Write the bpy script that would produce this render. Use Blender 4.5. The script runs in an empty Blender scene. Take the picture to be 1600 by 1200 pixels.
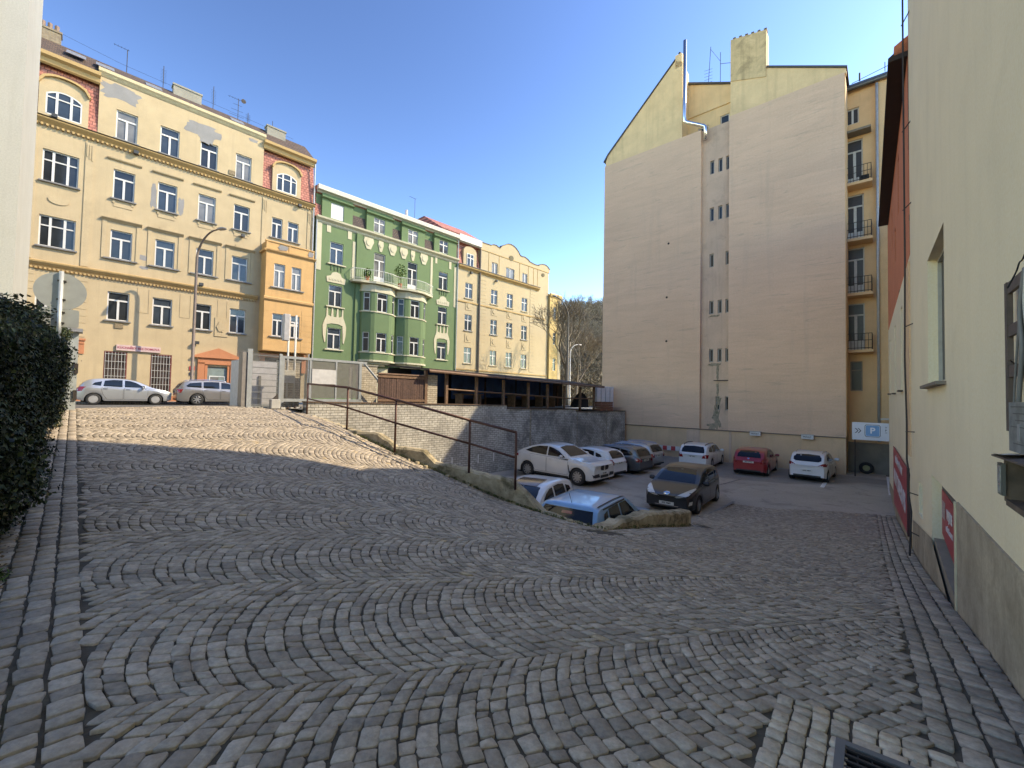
import bpy, bmesh, math, random
import numpy as np
from mathutils import Vector, Matrix
from mathutils.bvhtree import BVHTree
from mathutils.geometry import delaunay_2d_cdt
R = math.radians
random.seed(7); rng = np.random.default_rng(7)
scene = bpy.context.scene
# ---------------- camera ----------------
cam_d = bpy.data.cameras.new("camera"); cam = bpy.data.objects.new("camera", cam_d)
scene.collection.objects.link(cam); scene.camera = cam
cam_d.sensor_width = 36.0; cam_d.lens = 36.0*665/1600; cam_d.clip_start = 0.05; cam_d.clip_end = 2000
PITCH, ROLL = .031, .020
_f = Vector((0, math.cos(PITCH), math.sin(PITCH)))
_r = Vector((math.cos(ROLL), 0, math.sin(ROLL))); _r = (_r-_f*_r.dot(_f)).normalized(); _u = _r.cross(_f)
cam.matrix_world = Matrix(((_r.x, _u.x, -_f.x, 0), (_r.y, _u.y, -_f.y, 0), (_r.z, _u.z, -_f.z, 1.6), (0, 0, 0, 1)))
# ---------------- light ----------------
SUN_AZ, SUN_EL = 85.0, 40.0          # azimuth clockwise from +Y (the way the camera looks)
w = bpy.data.worlds.new("World"); scene.world = w; w.use_nodes = True
nt = w.node_tree; bg = nt.nodes["Background"]; bg.inputs[1].default_value = 0.05
sky = nt.nodes.new("ShaderNodeTexSky"); sky.sky_type = 'NISHITA'; sky.sun_disc = False
sky.sun_elevation = R(SUN_EL); sky.sun_rotation = R(SUN_AZ)
sky.air_density = 1.0; sky.dust_density = .3; sky.ozone_density = 2.6
gm = nt.nodes.new("ShaderNodeGamma"); gm.inputs[1].default_value = 1.85; nt.links.new(sky.outputs[0], gm.inputs[0]); nt.links.new(gm.outputs[0], bg.inputs[0])
sd = Vector((math.sin(R(SUN_AZ))*math.cos(R(SUN_EL)), math.cos(R(SUN_AZ))*math.cos(R(SUN_EL)), math.sin(R(SUN_EL))))
sl = bpy.data.lights.new("sun", 'SUN'); sl.energy = 2.0; sl.angle = R(.5); sl.color = (1, .99, .975)
sun = bpy.data.objects.new("sun", sl); scene.collection.objects.link(sun)
sun.rotation_euler = sd.to_track_quat('Z', 'Y').to_euler(); sun.location = (40, 0, 60)
scene.view_settings.view_transform = 'Standard'; scene.view_settings.look = 'None'
scene.view_settings.gamma = 1; scene.view_settings.use_white_balance = True; scene.view_settings.white_balance_temperature = 10000; scene.view_settings.white_balance_tint = 8; scene.view_settings.exposure = 1.68
scene.cycles.max_bounces = 8; scene.cycles.diffuse_bounces = 6; scene.cycles.glossy_bounces = 3
scene.cycles.use_adaptive_sampling = True

# ---------------- helpers ----------------
COL = scene.collection
class MB:
    """collects faces and links them as one mesh object"""
    def __init__(s): s.v = []; s.f = []; s.m = []
    def add(s, vs, fs, m=0):
        o = len(s.v); s.v.extend([tuple(p) for p in vs])
        for f in fs: s.f.append(tuple(i+o for i in f)); s.m.append(m)
        return s
    def box(s, x0, y0, z0, x1, y1, z1, m=0):
        if x1 < x0: x0, x1 = x1, x0
        if y1 < y0: y0, y1 = y1, y0
        if z1 < z0: z0, z1 = z1, z0
        return s.add([(x0,y0,z0),(x1,y0,z0),(x1,y1,z0),(x0,y1,z0),(x0,y0,z1),(x1,y0,z1),(x1,y1,z1),(x0,y1,z1)],
            [(0,3,2,1),(4,5,6,7),(0,1,5,4),(1,2,6,5),(2,3,7,6),(3,0,4,7)], m)
    def quad(s, a, b, c, d, m=0): return s.add([a,b,c,d], [(0,1,2,3)], m)
    def prism(s, poly, y0, y1, m=0):
        """poly: list of (x,z) counter-clockwise seen from -y; extruded from y0 (front) to y1"""
        n = len(poly)
        return s.add([(x,y0,z) for x,z in poly]+[(x,y1,z) for x,z in poly],
            [tuple(range(n)), tuple(range(2*n-1, n-1, -1))]+[(i, i+n, (i+1)%n+n, (i+1)%n) for i in range(n)], m)
    def prismz(s, poly, z0, z1, m=0):
        n = len(poly)
        return s.add([(x,y,z0) for x,y in poly]+[(x,y,z1) for x,y in poly],
            [tuple(range(n-1,-1,-1)), tuple(range(n, 2*n))]+[(i, (i+1)%n, (i+1)%n+n, i+n) for i in range(n)], m)
    def prismx(s, poly, x0, x1, m=0):
        n = len(poly)
        return s.add([(x0,y,z) for y,z in poly]+[(x1,y,z) for y,z in poly],
            [tuple(range(n-1,-1,-1)), tuple(range(n, 2*n))]+[(i, (i+1)%n, (i+1)%n+n, i+n) for i in range(n)], m)
    def tube(s, pts, r, n=8, m=0, cap=True):
        pts = [Vector(p) for p in pts]; rs = r if isinstance(r, (list, tuple)) else [r]*len(pts)
        vs = []; N = len(pts)
        for i, p in enumerate(pts):
            t = (pts[min(i+1, N-1)]-pts[max(i-1, 0)])
            if t.length < 1e-9: t = Vector((0,0,1))
            t.normalize()
            a = Vector((0,0,1)) if abs(t.z) < .9 else Vector((1,0,0))
            u = t.cross(a).normalized(); v = t.cross(u)
            for k in range(n):
                an = 2*math.pi*k/n; vs.append(p+(u*math.cos(an)+v*math.sin(an))*rs[i])
        fs = [(i*n+k, i*n+(k+1)%n, (i+1)*n+(k+1)%n, (i+1)*n+k) for i in range(N-1) for k in range(n)]
        if cap: fs += [tuple(range(n-1,-1,-1)), tuple(range((N-1)*n, N*n))]
        return s.add(vs, fs, m)
    def build(s, name, mats, parent=None, smooth=False, loc=None, rotz=None):
        me = bpy.data.meshes.new(name); me.from_pydata(s.v, [], s.f)
        for mt in (mats if isinstance(mats, (list, tuple)) else [mats]): me.materials.append(mt)
        if len(me.materials) > 1: me.polygons.foreach_set("material_index", s.m)
        if smooth: me.polygons.foreach_set("use_smooth", [True]*len(me.polygons))
        me.update()
        o = bpy.data.objects.new(name, me); COL.objects.link(o)
        if parent: o.parent = parent
        if loc is not None: o.location = loc
        if rotz is not None: o.rotation_euler.z = rotz
        return o
def tag(o, label=None, cat=None, group=None, kind=None):
    if label: o['label'] = label
    if cat: o['category'] = cat
    if group: o['group'] = group
    if kind: o['kind'] = kind
    return o
def thing(name, label, cat, loc=(0,0,0), rotz=0, group=None):
    o = bpy.data.objects.new(name, None); COL.objects.link(o); o.empty_display_size = .2
    o.location = loc; o.rotation_euler.z = rotz
    return tag(o, label, cat, group)
def inst(src, parent, loc, rotz=0, name=None):
    """another object with the same mesh and the same sub-parts"""
    o = src.copy(); COL.objects.link(o); o.parent = parent; o.location = loc; o.rotation_euler = (0,0,rotz)
    for ch in list(src.children):
        c = ch.copy(); COL.objects.link(c); c.parent = o
    return o
def copy_tree(o, parent=None):
    c = o.copy(); COL.objects.link(c); c.parent = parent
    for ch in list(o.children): copy_tree(ch, c)
    return c
def bevel(o, wd=.01, seg=1):
    m = o.modifiers.new("bevel", 'BEVEL'); m.width = wd; m.segments = seg; m.limit_method = 'ANGLE'; m.angle_limit = R(40)
    return o
def text_mesh(name, txt, size, mat, parent, loc, rot=(R(90),0,0), depth=.004, align='CENTER', sx=1.0, bold=False):
    c = bpy.data.curves.new(name, 'FONT'); c.body = txt; c.size = size; c.extrude = depth; c.align_x = align; c.align_y = 'CENTER'
    if bold: c.offset = size*.022
    t = bpy.data.objects.new(name, c); COL.objects.link(t)
    me = bpy.data.meshes.new_from_object(t.evaluated_get(bpy.context.evaluated_depsgraph_get()))
    bpy.data.objects.remove(t); bpy.data.curves.remove(c)
    me.materials.clear(); me.materials.append(mat); me.name = name
    o = bpy.data.objects.new(name, me); COL.objects.link(o); o.parent = parent
    o.location = loc; o.rotation_euler = rot; o.scale = (sx, 1, 1)
    return o

# ---------------- materials ----------------
_M = {}
def _new(name):
    m = bpy.data.materials.new(name); m.use_nodes = True
    return m, m.node_tree, m.node_tree.nodes["Principled BSDF"]
def N(nt, typ, **kw):
    n = nt.nodes.new(typ)
    for k, v in kw.items():
        if k.startswith('i_'): n.inputs[k[2:].replace('_', ' ')].default_value = v
        else: setattr(n, k, v)
    return n
def noise(nt, vec, scale, detail=5, rough=.55, dist=0):
    n = N(nt, "ShaderNodeTexNoise"); n.inputs["Scale"].default_value = scale; n.inputs["Detail"].default_value = detail
    n.inputs["Roughness"].default_value = rough; n.inputs["Distortion"].default_value = dist
    if vec: nt.links.new(vec, n.inputs["Vector"])
    return n.outputs["Fac"]
def ramp(nt, fac, stops):
    r = N(nt, "ShaderNodeValToRGB"); e = r.color_ramp.elements
    while len(e) < len(stops): e.new(.5)
    for i, (p, c) in enumerate(stops):
        e[i].position = p; e[i].color = (*c, 1) if len(c) == 3 else c
    nt.links.new(fac, r.inputs[0]); return r.outputs[0]
def g(v): return (v, v, v)
def mix(nt, fac, a, b, mode='MIX'):
    m = N(nt, "ShaderNodeMix", data_type='RGBA', blend_type=mode)
    for sock, val in ((m.inputs[0], fac), (m.inputs[6], a), (m.inputs[7], b)):
        if hasattr(val, 'is_linked') or isinstance(val, bpy.types.NodeSocket): nt.links.new(val, sock)
        elif isinstance(val, (int, float)): sock.default_value = val
        else: sock.default_value = (*val, 1)
    return m.outputs[2]
def coords(nt, scale=(1,1,1)):
    tc = N(nt, "ShaderNodeTexCoord"); mp = N(nt, "ShaderNodeMapping"); mp.inputs["Scale"].default_value = scale
    nt.links.new(tc.outputs["Object"], mp.inputs["Vector"]); return mp.outputs[0]
def bump(nt, b, h, strength=.3, dist=.02):
    n = N(nt, "ShaderNodeBump"); n.inputs["Strength"].default_value = strength; n.inputs["Distance"].default_value = dist
    nt.links.new(h, n.inputs["Height"]); nt.links.new(n.outputs[0], b.inputs["Normal"])
def sc(c, k): return tuple(min(1, x*k) for x in c)
def plaster(name, col, var=.12, stain=.35, sscale=.5, streak=.25, rough=.9, dirt=(.16,.13,.10), thr=(.56,.74)):
    """painted render: cloudy tone, long vertical streaks, fine grain"""
    if name in _M: return _M[name]
    m, nt, b = _new(name); v = coords(nt)
    base = ramp(nt, noise(nt, v, .9, 6, .6), [(.3, sc(col, 1-var)), (.7, sc(col, 1+var*.6))])
    vs = coords(nt, (2.6, 2.6, .16))
    st = ramp(nt, noise(nt, vs, 1.4, 5, .6), [(.52, g(0)), (.78, g(streak))])
    base = mix(nt, st, base, sc([x*.6+y*.4 for x, y in zip(col, dirt)], .8))
    bl = ramp(nt, noise(nt, v, sscale, 7, .65, .4), [(thr[0], g(0)), (thr[1], g(stain))])
    base = mix(nt, bl, base, [x*.5+y*.5 for x, y in zip(col, dirt)])
    nt.links.new(base, b.inputs["Base Color"]); b.inputs["Roughness"].default_value = rough
    b.inputs["Specular IOR Level"].default_value = .25
    base2 = mix(nt, .35, base, ramp(nt, noise(nt, v, 30, 6, .75), [(.3, g(.3)), (.7, g(.72))]), 'OVERLAY'); nt.links.new(base2, b.inputs["Base Color"])
    bump(nt, b, noise(nt, v, 45, 5, .7), .35, .012)
    _M[name] = m; return m
def simple(name, col, rough=.6, metal=0, var=.12, scale=6, spec=.5, bmp=0, coat=0):
    if name in _M: return _M[name]
    m, nt, b = _new(name); v = coords(nt)
    c = ramp(nt, noise(nt, v, scale, 5), [(.3, sc(col, 1-var)), (.7, sc(col, 1+var))])
    nt.links.new(c, b.inputs["Base Color"]); b.inputs["Roughness"].default_value = rough
    b.inputs["Metallic"].default_value = metal; b.inputs["Specular IOR Level"].default_value = spec
    if coat: b.inputs["Coat Weight"].default_value = coat; b.inputs["Coat Roughness"].default_value = .03
    if bmp: bump(nt, b, noise(nt, v, scale*5, 4), bmp, .01)
    _M[name] = m; return m
def glass(name, col, rough=.06, spec=.8):
    """window glass over a dim room: faint uneven reflections"""
    if name in _M: return _M[name]
    m, nt, b = _new(name); v = coords(nt)
    c = ramp(nt, noise(nt, v, .7, 3), [(.35, sc(col, .6)), (.7, sc(col, 1.4))])
    nt.links.new(c, b.inputs["Base Color"]); b.inputs["Roughness"].default_value = rough
    b.inputs["Specular IOR Level"].default_value = spec; b.inputs["IOR"].default_value = 1.52
    bump(nt, b, noise(nt, v, 1.3, 2), .12, .02)
    _M[name] = m; return m
def tiles(name, c1, c2, mortar, w=.18, h=.14, msize=.012, axes='xz', rough=.8, bstr=.5, offset=.5, dirt=None, dscale=1.0, drange=(.5,.75), damt=.6, bias=0, noise_amt=.3):
    """bricks, roof tiles, setts: a brick pattern laid in two object axes"""
    if name in _M: return _M[name]
    m, nt, b = _new(name); tc = N(nt, "ShaderNodeTexCoord"); sp = N(nt, "ShaderNodeSeparateXYZ"); cb = N(nt, "ShaderNodeCombineXYZ")
    nt.links.new(tc.outputs["Object"], sp.inputs[0])
    ia = {'x': 0, 'y': 1, 'z': 2}
    nt.links.new(sp.outputs[ia[axes[0]]], cb.inputs[0]); nt.links.new(sp.outputs[ia[axes[1]]], cb.inputs[1])
    br = N(nt, "ShaderNodeTexBrick"); br.offset = offset
    nt.links.new(cb.outputs[0], br.inputs["Vector"])
    for k, val in (("Color1", (*c1, 1)), ("Color2", (*c2, 1)), ("Mortar", (*mortar, 1)), ("Scale", 1), ("Mortar Size", msize), ("Brick Width", w), ("Row Height", h), ("Bias", bias), ("Mortar Smooth", .2)):
        br.inputs[k].default_value = val
    v = tc.outputs["Object"]
    c = mix(nt, noise_amt, br.outputs["Color"], ramp(nt, noise(nt, v, 7, 6), [(.3, g(.12)), (.7, g(.95))]), 'OVERLAY')
    if dirt:
        d = ramp(nt, noise(nt, v, dscale, 8, .7, .5), [(drange[0], g(0)), (drange[1], g(damt))]); c = mix(nt, d, c, dirt)
    nt.links.new(c, b.inputs["Base Color"]); b.inputs["Roughness"].default_value = rough
    inv = N(nt, "ShaderNodeMath", operation='SUBTRACT'); inv.inputs[0].default_value = 1; nt.links.new(br.outputs["Fac"], inv.inputs[1])
    bump(nt, b, inv.outputs[0], bstr, .012)
    _M[name] = m; return m
# ---------------- places ----------------
AZ = R(44.1)                                   # the street's direction
E1 = np.array([math.sin(AZ), math.cos(AZ)]); E2 = np.array([-E1[1], E1[0]])   # along the street / across it, away
def AD(a, D): return E1*a+E2*D
ST_ROT = R(45.9)
RW_E = np.array([math.sin(R(39.9)), math.cos(R(39.9))]); RW_N = np.array([RW_E[1], -RW_E[0]])  # right-hand wall
def RW(s, off=0): return RW_N*(.78-off)+RW_E*s  # off: metres in front of the wall
RW_ROT = R(-129.9)
BW0 = np.array([-7.7, 16.0]); BW_E = np.array([math.sin(R(44.3)), math.cos(R(44.3))]); BW_N = np.array([-BW_E[1], BW_E[0]])
def BW(s, off=0): return BW0+BW_E*s-BW_N*off
BW_ROT = R(45.7)
FW0 = np.array([19.13, 24.38]); FW_E = np.array([math.sin(R(131.2)), math.cos(R(131.2))]); FW_N = np.array([-FW_E[1], FW_E[0]])
def FW(s, off=0): return FW0+FW_E*s-FW_N*off
FW_ROT = R(-41.2)
FLOOR = -2.45
def V3(p, z): return (float(p[0]), float(p[1]), float(z))

# ---------------- terrain of the ramp ----------------
_cp = [(0,0,0),(-1,0,0),(1,0,-.08),(.9,1.0,-.12),(0,-3,.25),(-2,-1,.12)]
_cp += [(*RW(s), z) for s, z in ((0,-.05),(2.5,-.12),(4.38,-.28),(6.94,-.70),(9.5,-1.12),(12.1,-1.5),(14.1,-1.72),(17,-2.02),(20,-2.32),(23,-2.46))]
_cp += [(*AD(a, D), z) for a, D, z in ((-.1,4,.1),(-.1,7.7,.3),(-.1,11,.52),(-2,5,.15),(-2,10,.5),(-2,18,.95),(-.1,15,.8),(-.1,18.5,.96),(4.6,18.5,1.05),(2,18.5,1.02),(2,15,.85),(-2,22,.86),(2.5,22,.9),(6,22,.92),(-2,26,.73),(3,26,.73),(7,26,.73),(3,30,.73),(2,11,.5))]
_cp += [(-7.7,16,.83),(-4.64,12,.62),(-4.15,11.5,.52),(-2.98,11,.11),(-1.1,10.5,-.52),(0,10,-.85),(.71,9.5,-.94),(1.74,8.3,-.91),(5.05,12,-1.88),(6.4,14.3,-2.22),(8.8,16.9,-2.43),(10.2,16.2,-2.42),(12,15.9,-2.38),(3.3,10,-1.35)]
_cp = np.array(_cp)
def _U(d2): return np.where(d2 > 1e-12, .5*d2*np.log(np.maximum(d2, 1e-12)), 0)
_n = len(_cp); _K = _U(((_cp[:,None,:2]-_cp[None,:,:2])**2).sum(-1))+np.eye(_n)*.25
_P = np.c_[np.ones(_n), _cp[:,:2]]; _A = np.block([[_K, _P],[_P.T, np.zeros((3,3))]])
_w = np.linalg.solve(_A, np.r_[_cp[:,2], 0,0,0])
def ZR(x, y):
    x = np.asarray(x, float); y = np.asarray(y, float); sh = x.shape; p = np.c_[x.ravel(), y.ravel()]; out = np.empty(len(p))
    for i in range(0, len(p), 20000):
        q = p[i:i+20000]; out[i:i+20000] = _U(((q[:,None]-_cp[None,:,:2])**2).sum(-1))@_w[:_n]+_w[_n]+q@_w[_n+1:]
    return out.reshape(sh)
EDGE = np.array([(-8.2,16.5),(-7.7,16),(-4.64,12),(-4.15,11.5),(-2.98,11),(-1.1,10.5),(0,10),(.71,9.5),(1.74,8.3),(5.05,12)])
RAMP = np.array([tuple(AD(-3,-4)), tuple(AD(-3,27)), tuple(AD(6.6,27)), tuple(AD(6.6,17.2)), *map(tuple, EDGE[1:]), (6.4,14.3),(8.8,16.9),(10.2,16.2),(12,15.9), tuple(RW(20.6)), tuple(RW(-5))])
def inside(px, py, poly):
    px = np.asarray(px); py = np.asarray(py); r = np.zeros(px.shape, bool); n = len(poly)
    for i in range(n):
        x0, y0 = poly[i]; x1, y1 = poly[(i+1) % n]
        c = ((y0 > py) != (y1 > py)) & (px < (x1-x0)*(py-y0)/(y1-y0+1e-12)+x0); r ^= c
    return r
def dist_poly(px, py, pts):
    d = np.full(np.shape(px), 1e9)
    for i in range(len(pts)-1):
        a = pts[i]; b = pts[i+1]; ab = b-a; t = np.clip(((px-a[0])*ab[0]+(py-a[1])*ab[1])/(ab@ab), 0, 1)
        d = np.minimum(d, np.hypot(px-a[0]-t*ab[0], py-a[1]-t*ab[1]))
    return d

def m_joint():
    m, nt, b = _new("joint_dirt"); v = coords(nt)
    c = ramp(nt, noise(nt, v, 9, 6), [(.3, (.055,.044,.032)), (.7, (.10,.085,.064))])
    c = mix(nt, ramp(nt, noise(nt, v, .9, 5, .6), [(.55, g(0)), (.72, g(.55))]), c, (.06,.072,.024))
    nt.links.new(c, b.inputs["Base Color"]); b.inputs["Roughness"].default_value = .95; bump(nt, b, noise(nt, v, 60, 4), .6, .01); return m
def m_stone(name, stops, wear=.55):
    m, nt, b = _new(name); v = coords(nt); at = N(nt, "ShaderNodeAttribute", attribute_name="tint")
    c = ramp(nt, at.outputs["Fac"], stops)
    c = mix(nt, .75, c, ramp(nt, noise(nt, v, 22, 7, .7), [(.3, g(.3)), (.7, g(.72))]), 'OVERLAY')
    c = mix(nt, ramp(nt, noise(nt, v, .45, 5, .6), [(.5, g(0)), (.75, g(wear))]), c, (.285,.215,.15))
    c = mix(nt, ramp(nt, noise(nt, v, 3.2, 6, .7), [(.6, g(0)), (.74, g(.3))]), c, (.48,.41,.32))
    nt.links.new(c, b.inputs["Base Color"]); b.inputs["Specular IOR Level"].default_value = .4
    rr = ramp(nt, noise(nt, v, 9, 4), [(.3, g(.55)), (.7, g(.85))]); nt.links.new(rr, b.inputs["Roughness"])
    bump(nt, b, noise(nt, v, 38, 6, .65), .55, .012); return m
JOINT = m_joint()
# base sheet of the ramp
gs = .22; bx = np.arange(-26, 19, gs); by = np.arange(-5, 24.5, gs)
GX, GY = np.meshgrid(bx, by); ok = inside(GX, GY, RAMP)
c4 = ok[:-1,:-1] & ok[1:,:-1] & ok[:-1,1:] & ok[1:,1:]
vid = -np.ones(GX.shape, int); need = np.zeros(GX.shape, bool)
for dy in (0,1):
    for dx in (0,1): need[dy:GX.shape[0]-1+dy, dx:GX.shape[1]-1+dx] |= c4
vid[need] = np.arange(need.sum()); ZZ = ZR(GX[need], GY[need])-.0105
jj, ii = np.nonzero(c4)
me = bpy.data.meshes.new("ramp_ground")
me.from_pydata(np.c_[GX[need], GY[need], ZZ].tolist(), [], np.c_[vid[jj,ii], vid[jj,ii+1], vid[jj+1,ii+1], vid[jj+1,ii]].tolist())
me.materials.append(JOINT); me.polygons.foreach_set("use_smooth", [True]*len(me.polygons))
o = bpy.data.objects.new("ground", me); COL.objects.link(o); tag(o, kind='structure')

def stones_mesh(name, quads, tint, mat, hgt=.0025, lift=0.0):
    """quads: (n,4,2) plan corners -> domed stones on the ramp surface"""
    n = len(quads); q = quads; cen = q.mean(1, keepdims=True)
    # octagon: each corner cut
    nxt = np.roll(q, -1, 1); k1 = .07+.08*rng.random((n,4,1))
    a = q+(nxt-q)*k1; b = nxt+(q-nxt)*k1; oc = np.stack([a, b], 2).reshape(n, 8, 2)
    oc += rng.normal(0, .0026, oc.shape)
    rings = [oc, cen+(oc-cen)*.985, cen+(oc-cen)*.93]
    zj = rng.normal(0, .003, (n,1))+.0045*np.sin(cen[:,:,0]*1.7+2*np.sin(cen[:,:,1]*.9))*np.sin(cen[:,:,1]*2.1)*.6; tl = rng.normal(0, .026, (n,1,2)); V = []
    for r_, dz in zip(rings, (-.03, -.001, hgt)):
        z = ZR(r_[...,0], r_[...,1])+dz+zj+((r_-cen)*tl).sum(-1)+lift
        V.append(np.dstack([r_[...,0], r_[...,1], z]))
    V = np.stack(V, 1).reshape(n*24, 3)
    k = np.arange(8); kn = (k+1) % 8
    side = np.concatenate([np.c_[k, kn, kn+8, k+8], np.c_[k+8, kn+8, kn+16, k+16]])      # 16 quads
    loops = np.concatenate([side.ravel(), np.arange(16, 24)])
    L = (loops[None]+24*np.arange(n)[:,None]).ravel()
    tot = np.array([4]*16+[8]); tots = np.tile(tot, n); starts = np.r_[0, np.cumsum(tots)[:-1]]
    me = bpy.data.meshes.new(name); me.vertices.add(n*24); me.vertices.foreach_set("co", V.ravel())
    me.loops.add(len(L)); me.loops.foreach_set("vertex_index", L.astype(np.int32))
    me.polygons.add(17*n); me.polygons.foreach_set("loop_start", starts.astype(np.int32)); me.polygons.foreach_set("loop_total", tots.astype(np.int32))
    me.polygons.foreach_set("use_smooth", np.ones(17*n, bool)); me.update(calc_edges=True)
    at = me.attributes.new("tint", 'FLOAT', 'POINT'); at.data.foreach_set("value", np.repeat(tint, 24).astype(np.float32))
    me.materials.append(mat); o = bpy.data.objects.new(name, me); COL.objects.link(o); return o

# fan setts
T = np.array([math.sin(R(70)), math.cos(R(70))]); NN = np.array([-T[1], T[0]])
Wd, Rr, pit = 1.40, 1.08, .099
quads = []
hw = Wd/2
for js in range(-14, 20):
    vc = 3.39+js*Wd
    uc = -30+rng.random()*pit; pk = pit
    while uc < 26:
        uc += pk; pk = pit*rng.uniform(.84, 1.16)
        c = T*uc+NN*vc
        if not (-27 < c[0] < 17 and -4 < c[1] < 20): continue
        if not inside(c[0], c[1], RAMP): 
            if dist_poly(np.array([c[0]]), np.array([c[1]]), np.vstack([RAMP, RAMP[:1]]))[0] > 1.2: continue
        th = math.asin(hw/Rr); nseg = int(round(2*th*Rr/.100+rng.normal(0,.35)))
        cuts = np.linspace(-th, th, nseg+1); cuts[1:-1] += rng.normal(0, .015, nseg-1)
        j0 = rng.normal(0, .002); 
        for a0, a1 in zip(cuts[:-1], cuts[1:]):
            g0 = .008/Rr; a0 += g0*.5; a1 -= g0*.5
            t0 = .003+abs(rng.normal(0,.002)); t1 = pk-.002-abs(rng.normal(0,.002))
            cr = []
            for an, tt in ((a0,t0),(a1,t0),(a1,t1),(a0,t1)):
                vv = math.sin(an)*Rr+vc+rng.normal(0,.004); uu = uc-(math.cos(an)*Rr-math.cos(th)*Rr)+tt+j0+rng.normal(0,.004)
                cr.append(T*uu+NN*vv)
            quads.append(cr)
quads = np.array(quads)[:, [0,3,2,1]]
cc = quads.mean(1)
keep = inside(cc[:,0], cc[:,1], RAMP)
aa = cc@E1; dd = cc@E2
keep &= (aa > .118) & (aa < 6.6) | ((aa >= 6.6) & (dd < 17))
keep &= (dd < 21.5) & (dd > -1.5)
sw = (.78-cc@RW_N)                      # distance from the right wall
keep &= sw > .55
EDW = EDGE[1:]
dE = dist_poly(cc[:,0], cc[:,1], EDW); keep &= dE > .62
# the pale setts round the drain
PAL = np.array([V3(p,0)[:2] for p in (np.array([1.683,2.693]), np.array([1.683,2.693])-RW_E*2.4, np.array([1.683,2.693])-RW_E*2.4+RW_N*1.5, np.array([1.683,2.693])+RW_N*1.5)])
keep &= ~inside(cc[:,0], cc[:,1], PAL)
quads = quads[keep]
def row(path_a, path_b, n_rows, wrow, lrow, test=None):
    """straight rows of setts between two polylines' offsets"""
    out = []
    return out
rows = []
def long_rows(p0, d, nrm, length, offs, lmin=.15, lmax=.24, gap=.008):
    for o0, o1 in zip(offs[:-1], offs[1:]):
        s_ = rng.random()*.1
        while s_ < length:
            l = lmin+rng.random()*(lmax-lmin)
            a, b_ = s_+gap, s_+l-gap; s_ += l
            cr = [p0+d*a+nrm*(o0+gap), p0+d*b_+nrm*(o0+gap), p0+d*b_+nrm*(o1-gap), p0+d*a+nrm*(o1-gap)]
            rows.append([c+rng.normal(0,.004,2) for c in cr])
long_rows(AD(.10,-2.5), E2, -E1, 22, [0,.14,.27,.40,.53,.66,.78], .09, .15)
long_rows(RW(-3)-RW_N*0, RW_E, -RW_N, 23.6, [.02,.16,.30,.43,.54], .09, .18)
EL = EDW[:-1]
segl = np.hypot(*(EL[1:]-EL[:-1]).T)
for i in range(len(EL)-1):
    d = (EL[i+1]-EL[i])/segl[i]; nr = np.array([d[1], -d[0]]); nr = nr*np.sign(nr@(np.array([-2,5])-EL[i])); nr = nr if nr@(np.array([-2,5])-EL[i]) > 0 else -nr
    long_rows(EL[i], d, nr, segl[i], [.06,.20,.34,.47,.60], .10, .18)
d = (EDW[-1]-EDW[-2]); Ld = np.hypot(*d); d = d/Ld; long_rows(EDW[-2], d, np.array([d[1], -d[0]]), Ld, [.1,.28,.46,.62], .14, .24)
rows = np.array(rows); rc = rows.mean(1)
kr = inside(rc[:,0], rc[:,1], RAMP) | (rc@E1 < .2); kr &= ((rc@E2) < 18.6) | ((rc@E1) > 1); kr &= ~inside(rc[:,0], rc[:,1], PAL)
rows = rows[kr]
def ccw(q):
    e0 = q[:,1]-q[:,0]; e1 = q[:,2]-q[:,1]; s_ = e0[:,0]*e1[:,1]-e0[:,1]*e1[:,0]; q = q.copy(); q[s_ < 0] = q[s_ < 0][:, ::-1]; return q
allq = ccw(np.concatenate([quads, rows]))
tint = rng.random(len(allq))*.86; od = rng.random(len(allq)) < .006; tint[od] = .93+.07*rng.random(od.sum())
STONE = m_stone("granite_setts", [(0,(.245,.205,.16)),(.3,(.325,.27,.207)),(.6,(.385,.322,.248)),(.86,(.46,.385,.30)),(.92,(.42,.32,.20)),(1,(.46,.35,.22))])
o = stones_mesh("cobbled_driveway", allq, tint, STONE); tag(o, kind='structure')
# pale small setts round the drain
pq = []; P0 = np.array([1.683,2.693])
for i in range(30):
    s_ = -2.4+rng.random()*.1
    while s_ < -.02:
        l = .085+rng.random()*.035; o0 = .01+i*.088
        if o0 > 1.45: break
        a, b_ = s_+.004, min(s_+l-.004, -.005); s_ += l
        if i >= 4 and a > -.26: continue
        m_ = P0+RW_E*(a+b_)/2+RW_N*(o0+.04)
        if i >= 4 and not (-.90 < (a+b_)/2 < -.26 and .29 < o0 < .93) or i < 4:
            pq.append([P0+RW_E*a+RW_N*o0, P0+RW_E*b_+RW_N*o0, P0+RW_E*b_+RW_N*(o0+.080), P0+RW_E*a+RW_N*(o0+.080)])
for j in range(3):
    t_ = .36
    while t_ < 1.45:
        l = .09+rng.random()*.05; s0 = -.01-j*.083
        pq.append([P0+RW_E*(s0-.076)+RW_N*(t_+.004), P0+RW_E*s0+RW_N*(t_+.004), P0+RW_E*s0+RW_N*(t_+l-.004), P0+RW_E*(s0-.076)+RW_N*(t_+l-.004)]); t_ += l
pq = ccw(np.array(pq)+rng.normal(0,.0025,(len(pq),4,2)))
PALE = m_stone("pale_setts", [(0,(.34,.28,.205)),(.4,(.48,.40,.30)),(.8,(.60,.51,.385)),(1,(.50,.38,.25))], .25)
o = stones_mesh("drain_surround_paving", pq, rng.random(len(pq)), PALE); tag(o, kind='structure')
print("stones", len(allq), len(pq))

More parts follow.
